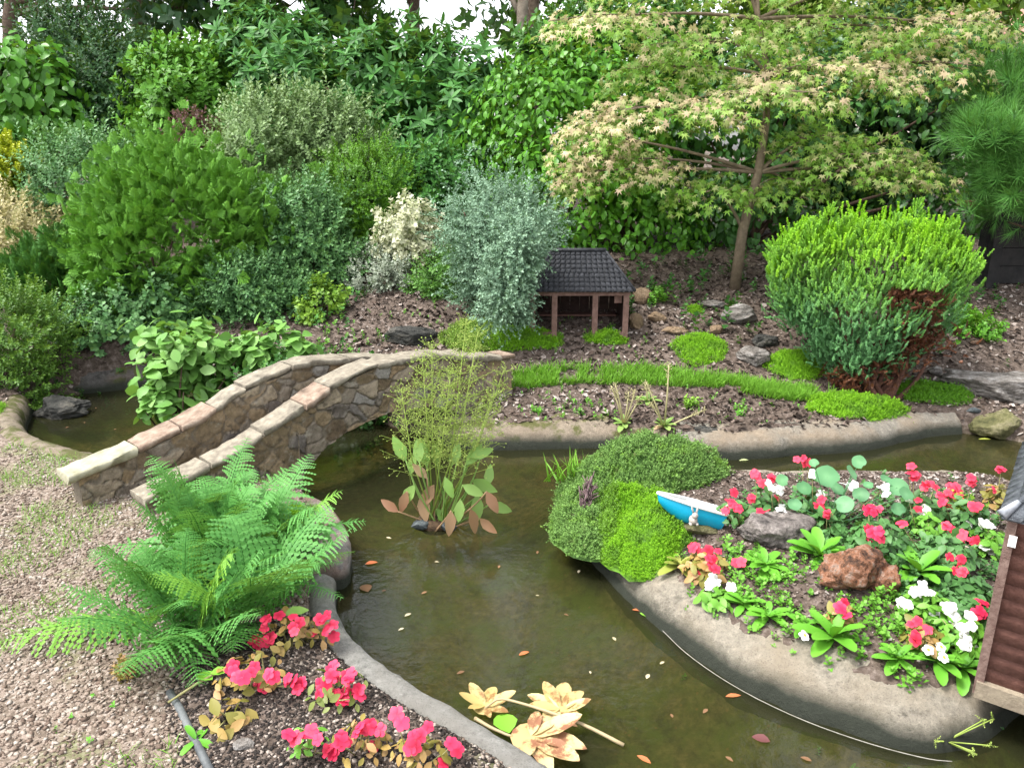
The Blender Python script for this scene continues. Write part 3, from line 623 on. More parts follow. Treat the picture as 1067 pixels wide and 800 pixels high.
# the arching bare branch beside the forked trunk
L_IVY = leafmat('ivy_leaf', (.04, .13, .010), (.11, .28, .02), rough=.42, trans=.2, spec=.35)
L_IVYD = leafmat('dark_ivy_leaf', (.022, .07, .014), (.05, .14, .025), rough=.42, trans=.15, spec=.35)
L_LAUR = leafmat('laurel_leaf', (.04, .13, .012), (.10, .26, .025), rough=.42, trans=.2, spec=.35)
L_RHO = leafmat('rhododendron_leaf', (.028, .085, .022), (.07, .175, .05), tip=(.07, .2, .035), rough=.5, spec=.28, trans=.18)
L_PIT = leafmat('pittosporum_leaf', (.05, .14, .015), (.11, .25, .03), tip=(.12, .29, .03), trans=.22)
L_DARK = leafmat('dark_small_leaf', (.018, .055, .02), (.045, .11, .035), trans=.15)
down = (0, 0, -1)
shrub('laurel_hedge', 'glossy broad leaved hedge at the far left below the sky gap', 'hedge', [(-90, 42, 108, 190, 8., .5)], LEAF_OVAL, 3800, .10, L_LAUR, (1, .35, .4), ydir=down, ns=10, lump=.15)
shrub('evergreen_shrub', 'dark fine leaved evergreen between the glossy left hedge and the bright shrub', 'shrub', [(78, 52, 180, 175, 8.5, .5)], SH_SMALL, 1700, .2, L_DARK, lump=.3)
shrub('evergreen_shrub', 'bright mid green upright shrub left of the big rhododendron', 'shrub', [(152, 62, 262, 190, 8.1, .5)], SH_MED, 1500, .19, L_PIT, (1, .7, .4), lump=.25)
shrub('rhododendron', 'large dark rhododendron with whorled leaves filling the back of the garden', 'rhododendron',
      [(215, 8, 370, 150, 8.6, .6), (330, 32, 540, 150, 8.0, .6), (370, 100, 535, 245, 7.5, .5), (225, 55, 420, 200, 7.9, .6)], SH_WHORL, 3300, .125, L_RHO, (1, .55, .5), lump=.3, ns=16, r0=.03, depth=.55)
shrub('ivy_hedge', 'bright green ivy like hedge with oval leaves behind the blue juniper', 'hedge',
      [(482, 52, 722, 210, 7.1, .5), (500, 130, 700, 300, 6.7, .4), (580, 190, 745, 330, 6.6, .35)], LEAF_OVAL, 12500, .062, L_IVY, (1, .5, .5), ydir=down, lump=.3, lf=3.5, ns=14, r0=.02, depth=.3)
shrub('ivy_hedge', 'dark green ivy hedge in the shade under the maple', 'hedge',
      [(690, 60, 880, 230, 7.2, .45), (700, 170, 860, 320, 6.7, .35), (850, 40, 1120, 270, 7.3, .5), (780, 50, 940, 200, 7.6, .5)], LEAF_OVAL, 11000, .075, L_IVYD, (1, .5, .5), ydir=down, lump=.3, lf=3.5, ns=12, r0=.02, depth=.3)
shrub('evergreen_shrub', 'dark bush filling the gap between the maple crown and the pine', 'shrub', [(790, 30, 1010, 220, 8.1, .5)], SH_MED, 2200, .2, L_DARK, lump=.25)
shrub('evergreen_shrub', 'tall dark bush behind the top of the ivy hedge', 'shrub', [(540, 20, 760, 120, 8.2, .5)], SH_MED, 1600, .2, leafmat('mid_leaf', (.03, .09, .015), (.07, .18, .025)), lump=.25)

L_CON = leafmat('thuja_spray', (.05, .145, .022), (.115, .26, .04), tip=(.19, .38, .045), trans=.1, spec=.25, rough=.6)
L_COND = leafmat('dark_conifer', (.03, .085, .022), (.055, .15, .035), tip=(.08, .2, .03), trans=.1, spec=.25, rough=.6)
L_COT = leafmat('cotoneaster_leaf', (.05, .13, .045), (.11, .23, .085), tip=(.15, .27, .10), trans=.15)
L_ELA = leafmat('grey_green_leaf', (.10, .16, .055), (.19, .26, .10), tip=(.26, .33, .16), trans=.15)
L_YEL = leafmat('golden_plume', (.22, .32, .01), (.34, .42, .012), tip=(.42, .46, .02), trans=.2)
L_CRM = leafmat('cream_leaf', (.32, .27, .10), (.46, .40, .20), tip=(.5, .45, .25), trans=.2, stops=[(0, (.16, .2, .05)), (.35, (.36, .30, .12)), (1, (.52, .46, .26))])
L_RED = leafmat('purple_leaf', (.06, .02, .025), (.16, .07, .07), trans=.15)
L_BOX = leafmat('bright_small_leaf', (.055, .14, .012), (.10, .23, .015), tip=(.13, .28, .02), trans=.2)
L_BLU = leafmat('blue_juniper', (.085, .15, .10), (.18, .27, .19), tip=(.27, .36, .27), trans=.1, rough=.6)
L_WHT = leafmat('white_edged_leaf', (.2, .24, .1), (.5, .5, .33), tip=(.55, .55, .4), trans=.2, stops=[(0, (.13, .2, .05)), (.4, (.36, .38, .2)), (1, (.62, .62, .44))])
L_GRY = leafmat('silver_leaf', (.13, .17, .11), (.28, .31, .24), tip=(.34, .38, .3), trans=.15)
shrub('cotoneaster', 'grey green small leaved shrub behind the cream bush', 'shrub', [(25, 140, 160, 268, 7.2, .5), (-40, 170, 60, 260, 7.4, .4)], SH_SMALL, 2000, .15, L_COT, lump=.3)
shrub('golden_conifer', 'small yellow upright conifer at the left edge of the picture', 'conifer', [(-30, 158, 36, 205, 7.0, .2)], PLUME, 420, .16, L_YEL, (.4, 1.2, .2), lump=.2, ns=4)
shrub('variegated_shrub', 'cream and pale pink leaved bush at the left edge', 'shrub', [(-40, 205, 74, 290, 6.6, .35)], SH_SMALL, 1100, .13, L_CRM, lump=.3)
shrub('barberry', 'small dark purple leaved bush above the round green conifer', 'shrub', [(190, 124, 226, 165, 7.3, .2)], SH_SMALL, 260, .13, L_RED, lump=.3, ns=4)
shrub('elaeagnus', 'pale grey green bush below the rhododendron', 'shrub', [(222, 100, 345, 225, 7.0, .45), (300, 112, 396, 220, 7.1, .4)], SH_SMALL, 2300, .14, L_ELA, (1, .8, .4), lump=.32)
shrub('round_conifer', 'large rounded bright green conifer with flat sprays on the left bank', 'conifer', [(100, 158, 286, 322, 5.9, .6), (92, 220, 220, 336, 5.75, .5)], SPRAY, 5200, .088, L_CON, (1, .6, .5), lump=.26, lf=3.2, depth=.35, ns=10)
shrub('golden_conifer', 'thin strip of yellow conifer peeping past the left side of the rounded conifer', 'conifer', [(90, 225, 116, 275, 6.1, .12)], PLUME, 160, .11, L_YEL, (.5, 1, .2), ns=3)
shrub('spreading_conifer', 'low dark green conifer beside the left pool', 'conifer', [(8, 255, 122, 345, 5.9, .4)], SPRAY, 1300, .12, L_COND, (1, .6, .3), lump=.25)
shrub('yew', 'fine leaved green bush overhanging the left pool at the picture edge', 'shrub', [(-40, 300, 64, 425, 4.9, .35), (-30, 372, 55, 440, 4.75, .25)], SH_SMALL, 2200, .085, leafmat('yew_leaf', (.05, .12, .018), (.10, .19, .03), tip=(.13, .22, .03)), lump=.28)
shrub('low_shrub', 'loose low shrub with small soft leaves below the rounded conifer', 'shrub', [(55, 310, 175, 388, 5.35, .25), (110, 290, 215, 350, 5.5, .25)], SH_ROUND, 1200, .10, L_COT, lump=.3, ns=12)
shrub('mound_shrub', 'bright green clipped mound with a dark hollow in its front', 'shrub', [(338, 158, 432, 240, 6.6, .35), (372, 228, 424, 268, 6.45, .2), (330, 200, 380, 245, 6.5, .2)], SH_SMALL, 2700, .075, L_BOX, lump=.14, depth=.25)
shrub('cotoneaster', 'grey green arching shrub between the rounded conifer and the clipped mound', 'shrub', [(258, 195, 362, 300, 6.2, .4), (290, 250, 385, 322, 6.05, .3)], SH_SMALL, 2300, .13, L_COT, lump=.32)
shrub('euonymus', 'white edged variegated bush beside the blue juniper', 'shrub', [(390, 212, 452, 292, 6.1, .25), (425, 235, 470, 305, 6.0, .2)], SH_ROUND, 620, .11, L_WHT, lump=.35, ns=7)
shrub('low_shrub', 'low silvery ground shrub under the white edged bush', 'shrub', [(352, 268, 445, 310, 5.95, .25)], SH_SMALL, 1000, .09, L_GRY, lump=.3)
shrub('evergreen_shrub', 'green ferny bush above the white edged bush and juniper', 'shrub', [(400, 165, 500, 240, 6.8, .3)], SH_MED, 700, .14, L_RHO, lump=.3)
shrub('blue_juniper', 'weeping blue grey juniper overhanging the toy shelter', 'juniper', [(458, 192, 580, 290, 5.6, .35), (480, 240, 560, 338, 5.4, .28), (520, 222, 572, 305, 4.95, .16), (500, 270, 550, 342, 4.92, .14)], SH_SMALL, 4600, .085, L_BLU, (1, -.1, .5), lump=.75, depth=.5, lf=3.4)
shrub('small_bush', 'small yellow green bush on the mulch left of centre', 'shrub', [(316, 296, 356, 345, 5.5, .14)], SH_ROUND, 210, .09, leafmat('lime_leaf', (.10, .2, .02), (.22, .33, .04)), lump=.3, ns=5)
shrub('willow', 'broad round leaved shrub leaning over the far parapet of the bridge', 'shrub', [(135, 335, 250, 420, 4.45, .28), (215, 338, 330, 385, 4.6, .25), (135, 395, 215, 450, 4.2, .15)], [leaf(.72, 1, .08, d, True, .02, .5) for d in (.05, .2, .35)], 1050, .085,
      leafmat('willow_leaf', (.08, .2, .03), (.19, .33, .075), stops=[(0, (.075, .19, .03)), (.7, (.16, .3, .07)), (.93, (.26, .38, .14)), (1, (.45, .36, .26))]), (.6, 1.0, .5), lump=.3, ns=16, r0=.012, depth=.6)

shrub('arch_shade_shrub', 'dark foliage added behind the bridge arch to shade the water under it', 'shrub', [(235, 372, 335, 455, 4.45, .25), (310, 388, 440, 462, 4.5, .2)], SH_ROUND, 900, .085, L_IVYD, lump=.3)  # shrub added behind the bridge to keep light off the water below the arch
shrub('low_shrub', 'low grey green shrub merging into the right foot of the rounded conifer', 'shrub', [(205, 268, 300, 338, 5.6, .3), (270, 285, 330, 335, 5.7, .25)], SH_SMALL, 1500, .11, L_COT, lump=.35)
shrub('low_shrub', 'bright ferny low shrub between the white edged bush and the juniper', 'shrub', [(432, 262, 500, 318, 5.75, .2)], SH_SMALL, 700, .10, leafmat('ferny_leaf', (.06, .15, .03), (.13, .26, .05)), lump=.35)
shrub('evergreen_shrub', 'dark evergreen filling the gap behind the glossy hedge at the far left', 'shrub', [(30, 18, 130, 110, 8.9, .4)], SH_SMALL, 1100, .2, L_DARK, lump=.4)
# pine at the right edge
pr_ = shrub('pine', 'blue green long needled pine at the right edge', 'pine', [(1005, 40, 1130, 150, 5.9, .4), (985, 110, 1110, 215, 5.6, .4), (1020, 180, 1120, 240, 5.5, .25)], NEED, 900, .14,
            leafmat('pine_needle', (.035, .12, .025), (.09, .23, .05), tip=(.12, .28, .05), trans=.15), (1, .8, .4), lump=.45, lf=3., depth=.6, ns=10, r0=.025, base=PD(1150, 300, 5.9)[:2])
# Japanese maple
Ym = 5.35
mroot = at(765, 300); mpx = [(765, 300, 0), (774, 240, 0), (790, 180, .05), (798, 130, .1), (801, 80, .15), (790, 20, .2), (785, -60, .2)]
base = PD(765, 300, mroot[1]); Ym = mroot[1]
mt = thing('japanese_maple', base, 'slender maple with layered pale pink and green leaves leaning over the bed', 'maple tree')
p = np.array([PD(a, c, Ym+d) for a, c, d in mpx]); p[0, 2] -= .06; mb = MB(); mb.tube(p, [.044, .037, .032, .027, .023, .017, .010], 9); MBARK = solidmat('maple_bark', (.10, .075, .05), (.22, .17, .115), 26, .85, .5); mb.build('trunk', MBARK, mt)
plates = [(690, 112, 110, 26, 0, 1), (620, 140, 55, 45, -.1, 1), (655, 165, 75, 30, .05, .9), (860, 72, 105, 24, 0, 1), (965, 66, 75, 30, .1, 1), (905, 160, 70, 26, -.1, .25), (950, 178, 55, 22, -.05, .6), (850, 140, 60, 22, .15, .1),
          (745, 195, 55, 20, 0, .1), (820, 190, 55, 18, .1, 0), (640, 18, 85, 26, .1, .8), (755, 40, 95, 30, .2, .35), (870, 30, 100, 26, .3, .3), (985, 25, 80, 26, .2, .8), (800, 95, 90, 24, -.2, .8), (600, 180, 28, 26, -.1, 1), (700, 70, 80, 24, .3, .3), (770, -30, 160, 26, .2, .4), (930, -25, 130, 24, .3, .6)]
mb = MB(); lb = MB()
for (px, py, w_, h_, dy, bl_) in plates:
    c = PD(px, py, Ym+dy); m_ = MPP(Ym+dy, c[2]); rx, rz = w_*m_, h_*m_; ry = rx*.75; n_ = int(620*w_/80*(h_/26)**.7)
    d = R.normal(size=(n_, 2)); d = d/np.linalg.norm(d, axis=1, keepdims=True)*np.sqrt(R.random((n_, 1))); q = (d**2).sum(1)
    top = rz*(.55-1.25*q)+(fbm(np.c_[d*2+px, np.zeros(n_)], 1.5, 2)-.5)*rz*1.2
    lev = R.random(n_)**2; P = c+np.c_[d[:, 0]*rx, d[:, 1]*ry, top-lev*rz*.75]
    ax = unit(np.c_[d[:, 0]*.55, d[:, 1]*.55-.35, np.full(n_, .8)]+R.normal(size=(n_, 3))*.42); yd = np.c_[d[:, 0], d[:, 1]-.25, np.full(n_, -.75)]+R.normal(size=(n_, 3))*.35
    tt = np.clip(bl_*(1.0-lev*1.7)+R.normal(size=n_)*.3-.08, 0, 1)
    scatter(mb, MAPLE, P, ax, .038*(1+R.uniform(-.45, .4, n_)), ydir=None if False else yd, tinst=tt)
    k = int(np.argmin(np.abs(p[:, 2]-(c[2]-.12)))); s_ = p[k]; e = c+np.array([rx*.5*np.sign(c[0]-s_[0]), 0, 0]); mid = (s_+c)/2+np.array([0, 0, .06])
    t = np.linspace(0, 1, 12)[:, None]; pp = s_*(1-t)**2+2*mid*t*(1-t)+c*t*t; pp = np.vstack([pp, (c+e)/2, e]); lb.tube(pp, np.linspace(.016, .003, len(pp)), 6)
    for _ in range(5):
        e2 = c+np.r_[unit(R.normal(size=2))*np.array([rx, ry])*.8, -rz*.2]; lb.tube([pp[9], (pp[9]+e2)/2+np.array([0, 0, .02]), e2], [.006, .004, .002], 5)
mb.build('foliage', leafmat('maple_leaf', (.085, .17, .02), (.16, .25, .03), tip=(.56, .43, .27), trans=.35, stops=[(0, (.10, .23, .02)), (.7, (.21, .35, .045)), (1, (.32, .38, .09))]), mt); lb.build('branches', MBARK, mt)

# clipped cypress on the right bank
cb = at(915, 416); cy = thing('dwarf_cypress', cb, 'dense vase shaped cypress with lime tips, bluish flanks and brown dead patches', 'cypress')
cbl = blobs_from([(812, 236, 1000, 335, 4.75, .5), (804, 240, 880, 330, 4.75, .3), (926, 240, 1000, 325, 4.75, .3), (814, 262, 990, 368, 4.7, .46), (846, 300, 956, 396, 4.65, .33)])
P, N = shell(cbl, 10500, .14, .16, 4.5, 3, back=.6, per=30, sig=.09); ztop = P[:, 2].max(); zlo = P[:, 2].min()
dead = (fbm(P, 5, 2, 11) > .44) & (P[:, 0] > PD(905, 350, 4.5)[0]+.55*(.75-(P[:, 2]-zlo)/(ztop-zlo))-.12) & ((P[:, 2]-zlo)/(ztop-zlo) < .62) & (P[:, 0]-1.9 < .6)
tt = np.clip(((P[:, 2]-zlo)/(ztop-zlo)-.38)*1.9+R.normal(size=len(P))*.12, 0, 1); mb = MB()
scatter(mb, PLUME, P[~dead], axes(N[~dead], .65, 1.1, .3), .048*(1+.35*R.random((~dead).sum())+.6*tt[~dead]**3*(R.random((~dead).sum()) > .6)), tinst=tt[~dead])
for (px, py, hh) in [(813, 262, .2), (832, 245, .2), (862, 232, .24), (878, 236, .2), (897, 240, .2), (915, 238, .17), (930, 236, .2), (952, 228, .25), (972, 240, .2), (988, 243, .22), (1002, 258, .2), (845, 240, .2), (940, 240, .18)]:
    q0 = PD(px, py+18, 4.62+R.uniform(-.15, .15)); hh *= 1.25; k = 80; h_ = R.random(k); ang = R.random(k)*6.28; rr = .055*(1-h_)+.006
    Q = q0+np.c_[np.cos(ang)*rr, np.sin(ang)*rr, h_*hh*.75-.05]; scatter(mb, PLUME, Q, unit(np.c_[np.cos(ang)*.45, np.sin(ang)*.45, np.full(k, 1.)]), .06, tinst=np.clip(.75+R.normal(size=k)*.15, 0, 1))
mb.build('foliage', leafmat('cypress_plume', (.11, .26, .10), (.22, .41, .19), tip=(.32, .54, .03), trans=.15, rough=.6, spec=.2), cy)
mb = MB(); scatter(mb, PLUME, P[dead]-N[dead]*.02, axes(N[dead], .8, .6, .5), .055)
q = R.random((500, 1)); e = np.array([PD(a, c, 4.5) for a, c in ((870, 398), (985, 345))]); Q = e[0]*(1-q)+e[1]*q+R.normal(size=(500, 3))*np.array([.04, .1, .05])
scatter(mb, PLUME, Q, axes(np.tile([.1, -.5, .3], (500, 1)), 1, .2, .7), .06); mb.build('dead_foliage', leafmat('dead_spray', (.07, .025, .014), (.2, .075, .035), trans=.05), cy)
for k in range(13):
    e = PD(R.uniform(835, 985), R.uniform(300, 370), 4.65+R.uniform(-.2, .2)); b_ = cb+np.array([R.normal()*.06, R.normal()*.05, -.03]); m_ = (b_+e)/2+np.array([(e[0]-b_[0])*.2, 0, -.04])
    t = np.linspace(0, 1, 9)[:, None]; mb = MB(); mb.tube(b_*(1-t)**2+2*m_*t*(1-t)+e*t*t, np.linspace(.02, .008, 9), 6); mb.build('stem', solidmat('cypress_bark', (.05, .02, .014), (.15, .07, .045), 40, .9, .6) if k == 0 else bpy.data.materials['cypress_bark'], cy)
shrub('small_bush', 'small bright green leafy bush right of the cypress', 'shrub', [(975, 335, 1030, 392, 5.15, .18), (1015, 345, 1046, 385, 5.2, .1)], SH_ROUND, 420, .075, leafmat('fresh_leaf', (.07, .2, .02), (.14, .32, .03)), lump=.2, ns=6)
shrub('moss_cushion', 'tall bright moss cushion behind the small leafy bush at the right', 'moss', [(985, 326, 1027, 368, 5.4, .15)], SPRIG, 1500, .03, leafmat('tall_moss', (.12, .26, .008), (.19, .36, .012)), lump=.1, depth=.1, ns=2)
# near black boards stand in for a dark recess, its shade in their colour
dw = PD(1050, 330, 5.9); dw[2] = hz(dw[0], dw[1]); BLK = solidmat('recess_black', (.008, .008, .009), (.03, .028, .027), 12, .8, .6)
w_ = thing('dark_recess', dw, 'near black boards standing in for the dark recess below the pine', 'dark recess')
for k in range(4):
    mb = MB(); mb.box(dw+np.array([.45, R.uniform(-.008, .008), .07+.135*k]), (1.5, .09, .13)); mb.build('board', BLK, w_, False)
for xx in (-.24, .45, 1.1):
    mb = MB(); mb.box(dw+np.array([xx, -.075, .27]), (.08, .06, .6)); mb.build('post', BLK, w_, False)
mb = MB(); mb.box(dw+np.array([.45, .18, .575]), (1.5, .5, .04)); mb.build('top_board', solidmat('red_brown_timber', (.09, .03, .022), (.2, .075, .05), 20), w_, False)
# ================================================================== GROUND COVER
GRAV = grainmat('gravel_stone', [(0, (.06, .04, .03)), (.3, (.175, .125, .095)), (.55, (.28, .22, .175)), (.8, (.39, .335, .285)), (1, (.52, .48, .43))])
CHIP = grainmat('mulch_chip', [(0, (.03, .02, .015)), (.3, (.10, .07, .054)), (.55, (.19, .145, .12)), (.8, (.32, .27, .24)), (1, (.46, .41, .37))])
DGRAV = grainmat('dark_grit', [(0, (.012, .01, .009)), (.6, (.045, .034, .028)), (.8, (.14, .11, .09)), (1, (.42, .36, .31))])
def onland(P): return np.minimum(sdist(P, POND), -sdist(P, ISL)) < -.05
P = np.c_[R.uniform(-2.6, .3, 90000), R.uniform(.9, 3.75, 90000)]
k = onland(P) & (sdist(P, SOIL_F) < .015) & (sdist(P, ISL) < -.3) & (P[:, 0] > -1.0-.62*(P[:, 1])) & (R.random(len(P)) < np.clip(1.5-P[:, 1]*.28, .25, 1)); P = P[k][:36000]
rr = np.clip(R.random(len(P))*.75+.25*fbm(P, 4, 2, 1), 0, 1); sz = .005+.012*R.random(len(P))**2.2
mb = MB(); scatter(mb, PEB, np.c_[P, height(P)+sz*.1], np.c_[R.normal(size=(len(P), 2))*.4, np.ones(len(P))], sz, rinst=rr-.5); o = mb.build('gravel', GRAV, None, False); o['kind'] = 'stuff'; tag(o, 'pinkish brown gravel covering the path at the lower left', 'gravel')
P = np.c_[R.uniform(-1.1, .2, 60000), R.uniform(.9, 2.7, 60000)]; P = P[(sdist(P, SOIL_F) > -.03) & onland(P)][:12000]; sz = .006+.009*R.random(len(P))**2
mb = MB(); scatter(mb, PEB, np.c_[P, height(P)], np.c_[R.normal(size=(len(P), 2))*.4, np.ones(len(P))], sz, rinst=R.random(len(P))-.5); o = mb.build('grit', DGRAV, None, False); o['kind'] = 'stuff'; tag(o, 'dark speckled grit covering the near flower bed', 'grit')
P = np.c_[R.uniform(-4, 4.2, 90000), R.uniform(3.9, 7.2, 90000)]; P = P[onland(P)]; P = P[(P[:, 1] < 6.2) | (R.random(len(P)) < .3)][:34000]
sz = .012+.03*R.random(len(P))**2; lf = fbm(P, 1.3, 3, 21)
mb = MB(); scatter(mb, LIT, np.c_[P, height(P)+.006+.006*R.random(len(P))], np.c_[R.normal(size=(len(P), 2))*.45, np.ones(len(P))], sz, rinst=np.clip(R.random(len(P))**1.5*.9+(lf-.5)*.9, 0, 1)-.5); o = mb.build('leaf_litter', CHIP, None, False); o['kind'] = 'stuff'; tag(o, 'brown and grey bark and leaf litter covering the far bank', 'leaf litter')
P = np.c_[R.uniform(-.1, 2.6, 40000), R.uniform(1.6, 3.9, 40000)]; si_ = sdist(P, ISL); P = P[(si_ > .2) | ((si_ > .145) & (R.random(len(P)) < .5))][:12000]; sz = .007+.014*R.random(len(P))**2
mb = MB(); scatter(mb, LIT, np.c_[P, height(P)+.004], np.c_[R.normal(size=(len(P), 2))*.4, np.ones(len(P))], sz, rinst=R.random(len(P))**1.6-.5); o = mb.build('soil_crumbs', CHIP, None, False); o['kind'] = 'stuff'; tag(o, 'dark crumbly soil covering the flower island', 'soil crumbs')

L_GRASS = leafmat('grass_blade', (.09, .22, .015), (.17, .35, .03), tip=(.2, .38, .04), trans=.25, rough=.6)
def band(pts, n, w):
    q = np.array([at(*a) for a in pts]); t = R.random(n)*(len(q)-1); i = t.astype(int); f = (t-i)[:, None]; p = q[i]*(1-f)+q[i+1]*f
    p = p[:, :2]+np.c_[R.normal(size=n)*.05, R.uniform(-1, 1, n)*w*(1+.5*(fbm(p, 5, 2)-.5))]; return np.c_[p, height(p)]
P = band([(532, 399), (600, 394), (680, 393), (760, 400), (810, 410), (860, 414)], 15000, .085)
P = P[fbm(P[:, :2], 9, 3, 31) > .40]; mb = MB(); P[:, 2] -= .005; scatter(mb, BLA, P, np.c_[R.normal(size=(len(P), 2))*.3-[0, .25], np.ones(len(P))], R.uniform(.02, .085, len(P)))
P = np.c_[R.uniform(-2.6, -.5, 60000), R.uniform(1., 3.9, 60000)]; P = P[onland(P)]
nz = fbm(P, 3.2, 4, 12)+.12*sstep(2.6, 3.3, P[:, 1])-.06*sstep(2.2, 1.4, P[:, 1]); P = P[(nz > .60) & (R.random(len(P)) < .55) & (sdist(P, SOIL_F) < -.03)][:9000]
scatter(mb, BLA, np.c_[P, height(P)], np.c_[R.normal(size=(len(P), 2))*.55, np.ones(len(P))], R.uniform(.015, .04, len(P))); o = mb.build('grass', L_GRASS); o['kind'] = 'stuff'; tag(o, 'short bright grass along the far bank and thin on the gravel', 'grass')

L_MOSS = leafmat('bright_moss', (.11, .27, .006), (.19, .38, .012), tip=(.23, .42, .015), trans=.2, rough=.7)
L_MOSSD = leafmat('thyme', (.075, .155, .03), (.14, .23, .06), tip=(.17, .27, .07), trans=.12, rough=.7)
def blotch(m, scale, col, lo, hi):
    n = m.node_tree; b = next(q for q in n.nodes if q.type == 'BSDF_PRINCIPLED'); src = b.inputs['Base Color'].links[0].from_socket; c = mixc(n, ramp(n, tex(n, 'Noise', scale, 5, .7).outputs['Fac'], [(lo, 0.), (hi, .9)]), src, col); n.links.new(c, b.inputs['Base Color'])
blotch(L_MOSS, 9, (.09, .19, .03), .5, .66); blotch(L_MOSSD, 10, (.15, .3, .02), .52, .68); blotch(L_MOSSD, 26, (.13, .10, .05), .6, .7)
def cushion(name, label, cat, px, py, rx, ry, h, n, mat, size=.02, temps=SPRIG, rz=0., edge=.3, z=None, zmin=-9):
    c = at(px, py) if z is None else G(px, py, z); root = c.copy(); mb = MB()
    a = R.random(n*2)*6.283; q = np.sqrt(R.random(n*2)); lim = 1-edge*fbm(np.c_[np.cos(a)*1.4+px, np.sin(a)*1.4+py], 1.6, 3, 4); q = q*lim
    d = np.c_[np.cos(a)*q*rx, np.sin(a)*q*ry]; d = d@np.array([[math.cos(rz), math.sin(rz)], [-math.sin(rz), math.cos(rz)]]); P = c[:2]+d
    f = 1-(q/lim)**2.2; zz = np.maximum(height(P), zmin)+h*f*(.35+1.3*fbm(P, 9, 4, 3)); m = np.arange(len(P)) < n
    nn = unit(np.c_[d/max(rx, ry)**2*h*1.6, np.ones(len(P))*.6])
    scatter(mb, temps, np.c_[P, zz-.006][m], axes(nn[m], 1, .3, .5), size*(1+R.uniform(-.4, .4, m.sum())+.9*(R.random(m.sum()) > .96)))
    k1, k2 = 30, 8; th = np.arange(k1)/k1*6.283; rr = np.linspace(0, 1, k2)[:, None]; lm = 1-edge*fbm(np.c_[np.cos(th)*1.4+px, np.sin(th)*1.4+py], 1.6, 3, 4)
    D = np.stack([np.cos(th)*rr*lm*rx, np.sin(th)*rr*lm*ry], -1).reshape(-1, 2)@np.array([[math.cos(rz), math.sin(rz)], [-math.sin(rz), math.cos(rz)]]); PQ = c[:2]+D
    zq = np.maximum(height(PQ), zmin)+h*(1-np.repeat(rr[:, 0], k1)**2.2)*(.35+1.3*fbm(PQ, 9, 4, 3))-.016
    mb.add(np.c_[PQ, zq], quad=[[i*k1+j, (i+1)*k1+j, (i+1)*k1+(j+1) % k1, i*k1+(j+1) % k1] for i in range(k2-1) for j in range(k1)], r=.3)
    o = mb.build(name, mat); return tag(o, label, cat)
cushion('moss_patch', 'bright green moss patch left of the toy shelter entrance under the juniper', 'moss', 540, 354, .36, .14, .05, 4800, L_MOSS)
cushion('moss_patch', 'bright moss patch at the right post of the toy shelter', 'moss', 632, 354, .17, .07, .045, 1700, L_MOSS)
cushion('moss_patch', 'largest bright yellow green moss patch lying alone on the brown mulch', 'moss', 730, 364, .21, .20, .035, 3400, L_MOSS)
cushion('moss_patch', 'small moss patch beside the pale layered rock', 'moss', 724, 324, .06, .05, .03, 400, L_MOSS)
cushion('moss_patch', 'moss patch touching the lower left side of the cypress', 'moss', 828, 382, .22, .17, .05, 2600, L_MOSS)
cushion('moss_patch', 'moss mat spilling over the concrete bank in front of the cypress', 'moss', 893, 426, .36, .18, .06, 6500, L_MOSS)
cushion('moss_patch', 'moss mat at the right foot of the cypress above the boulders', 'moss', 972, 410, .28, .18, .05, 3600, leafmat('dark_moss', (.07, .19, .008), (.13, .29, .012), trans=.2))
cushion('moss_patch', 'small moss patch on the concrete pad beside the fern', 'moss', 305, 540, .07, .10, .03, 700, L_MOSS)
cushion('moss_patch', 'bright moss tuft on the kerb below the left yew', 'moss', 6, 432, .12, .12, .05, 900, L_MOSS)
cushion('moss_patch', 'loose green and straw coloured creeping mat behind the fluffy water plant', 'moss', 498, 350, .3, .2, .035, 2300, leafmat('creeper', (.1, .19, .02), (.22, .3, .05)), size=.03)
# island cushions
cushion('creeping_thyme', 'rounded grey green thyme cushion over the far end of the island', 'thyme', 664, 498, .40, .24, .17, 12000, L_MOSSD, size=.022, edge=.2, z=.2, zmin=.1)
cushion('creeping_thyme', 'thyme cushion hanging over the left tip of the island to the water', 'thyme', 613, 528, .17, .27, .14, 6000, L_MOSSD, size=.024, edge=.2, z=.2, zmin=.1)
cushion('creeping_thyme', 'small thyme hummock behind the blue toy boat', 'thyme', 728, 496, .15, .10, .12, 2400, L_MOSSD, size=.024, z=.2, zmin=.1)
cushion('moss_patch', 'broad bright green moss carpet on the island in front of the thyme', 'moss', 664, 540, .25, .33, .15, 14000, L_MOSS, size=.016, edge=.4, z=.2, zmin=.1)
cushion('creeping_thyme', 'yellowish thyme strip mingling with the left edge of the bright moss carpet', 'thyme', 632, 532, .12, .30, .155, 4000, leafmat('mixed_thyme', (.10, .2, .02), (.17, .3, .03)), size=.02, edge=.5, z=.2, zmin=.1)
mb = MB()
mb.tube([PD(617-18*q, 496+58*q, 2.93-.15*q) for q in np.linspace(0, 1, 12)], .004, 6)
for k in range(160):
    q = R.random(); c = PD(617-18*q+R.normal()*3, 496+58*q, 2.93-.15*q); mb.tube([c-[0, 0, .03], c+R.normal(size=3)*.015], [.003, .002], 4)
tag(mb.build('dead_thyme', solidmat('dead_stem', (.07, .04, .045), (.19, .13, .13), 30)), 'purple brown strip of dead stems running down the left thyme cushion', 'dead stems')
mb = MB(); c = at(600, 500)
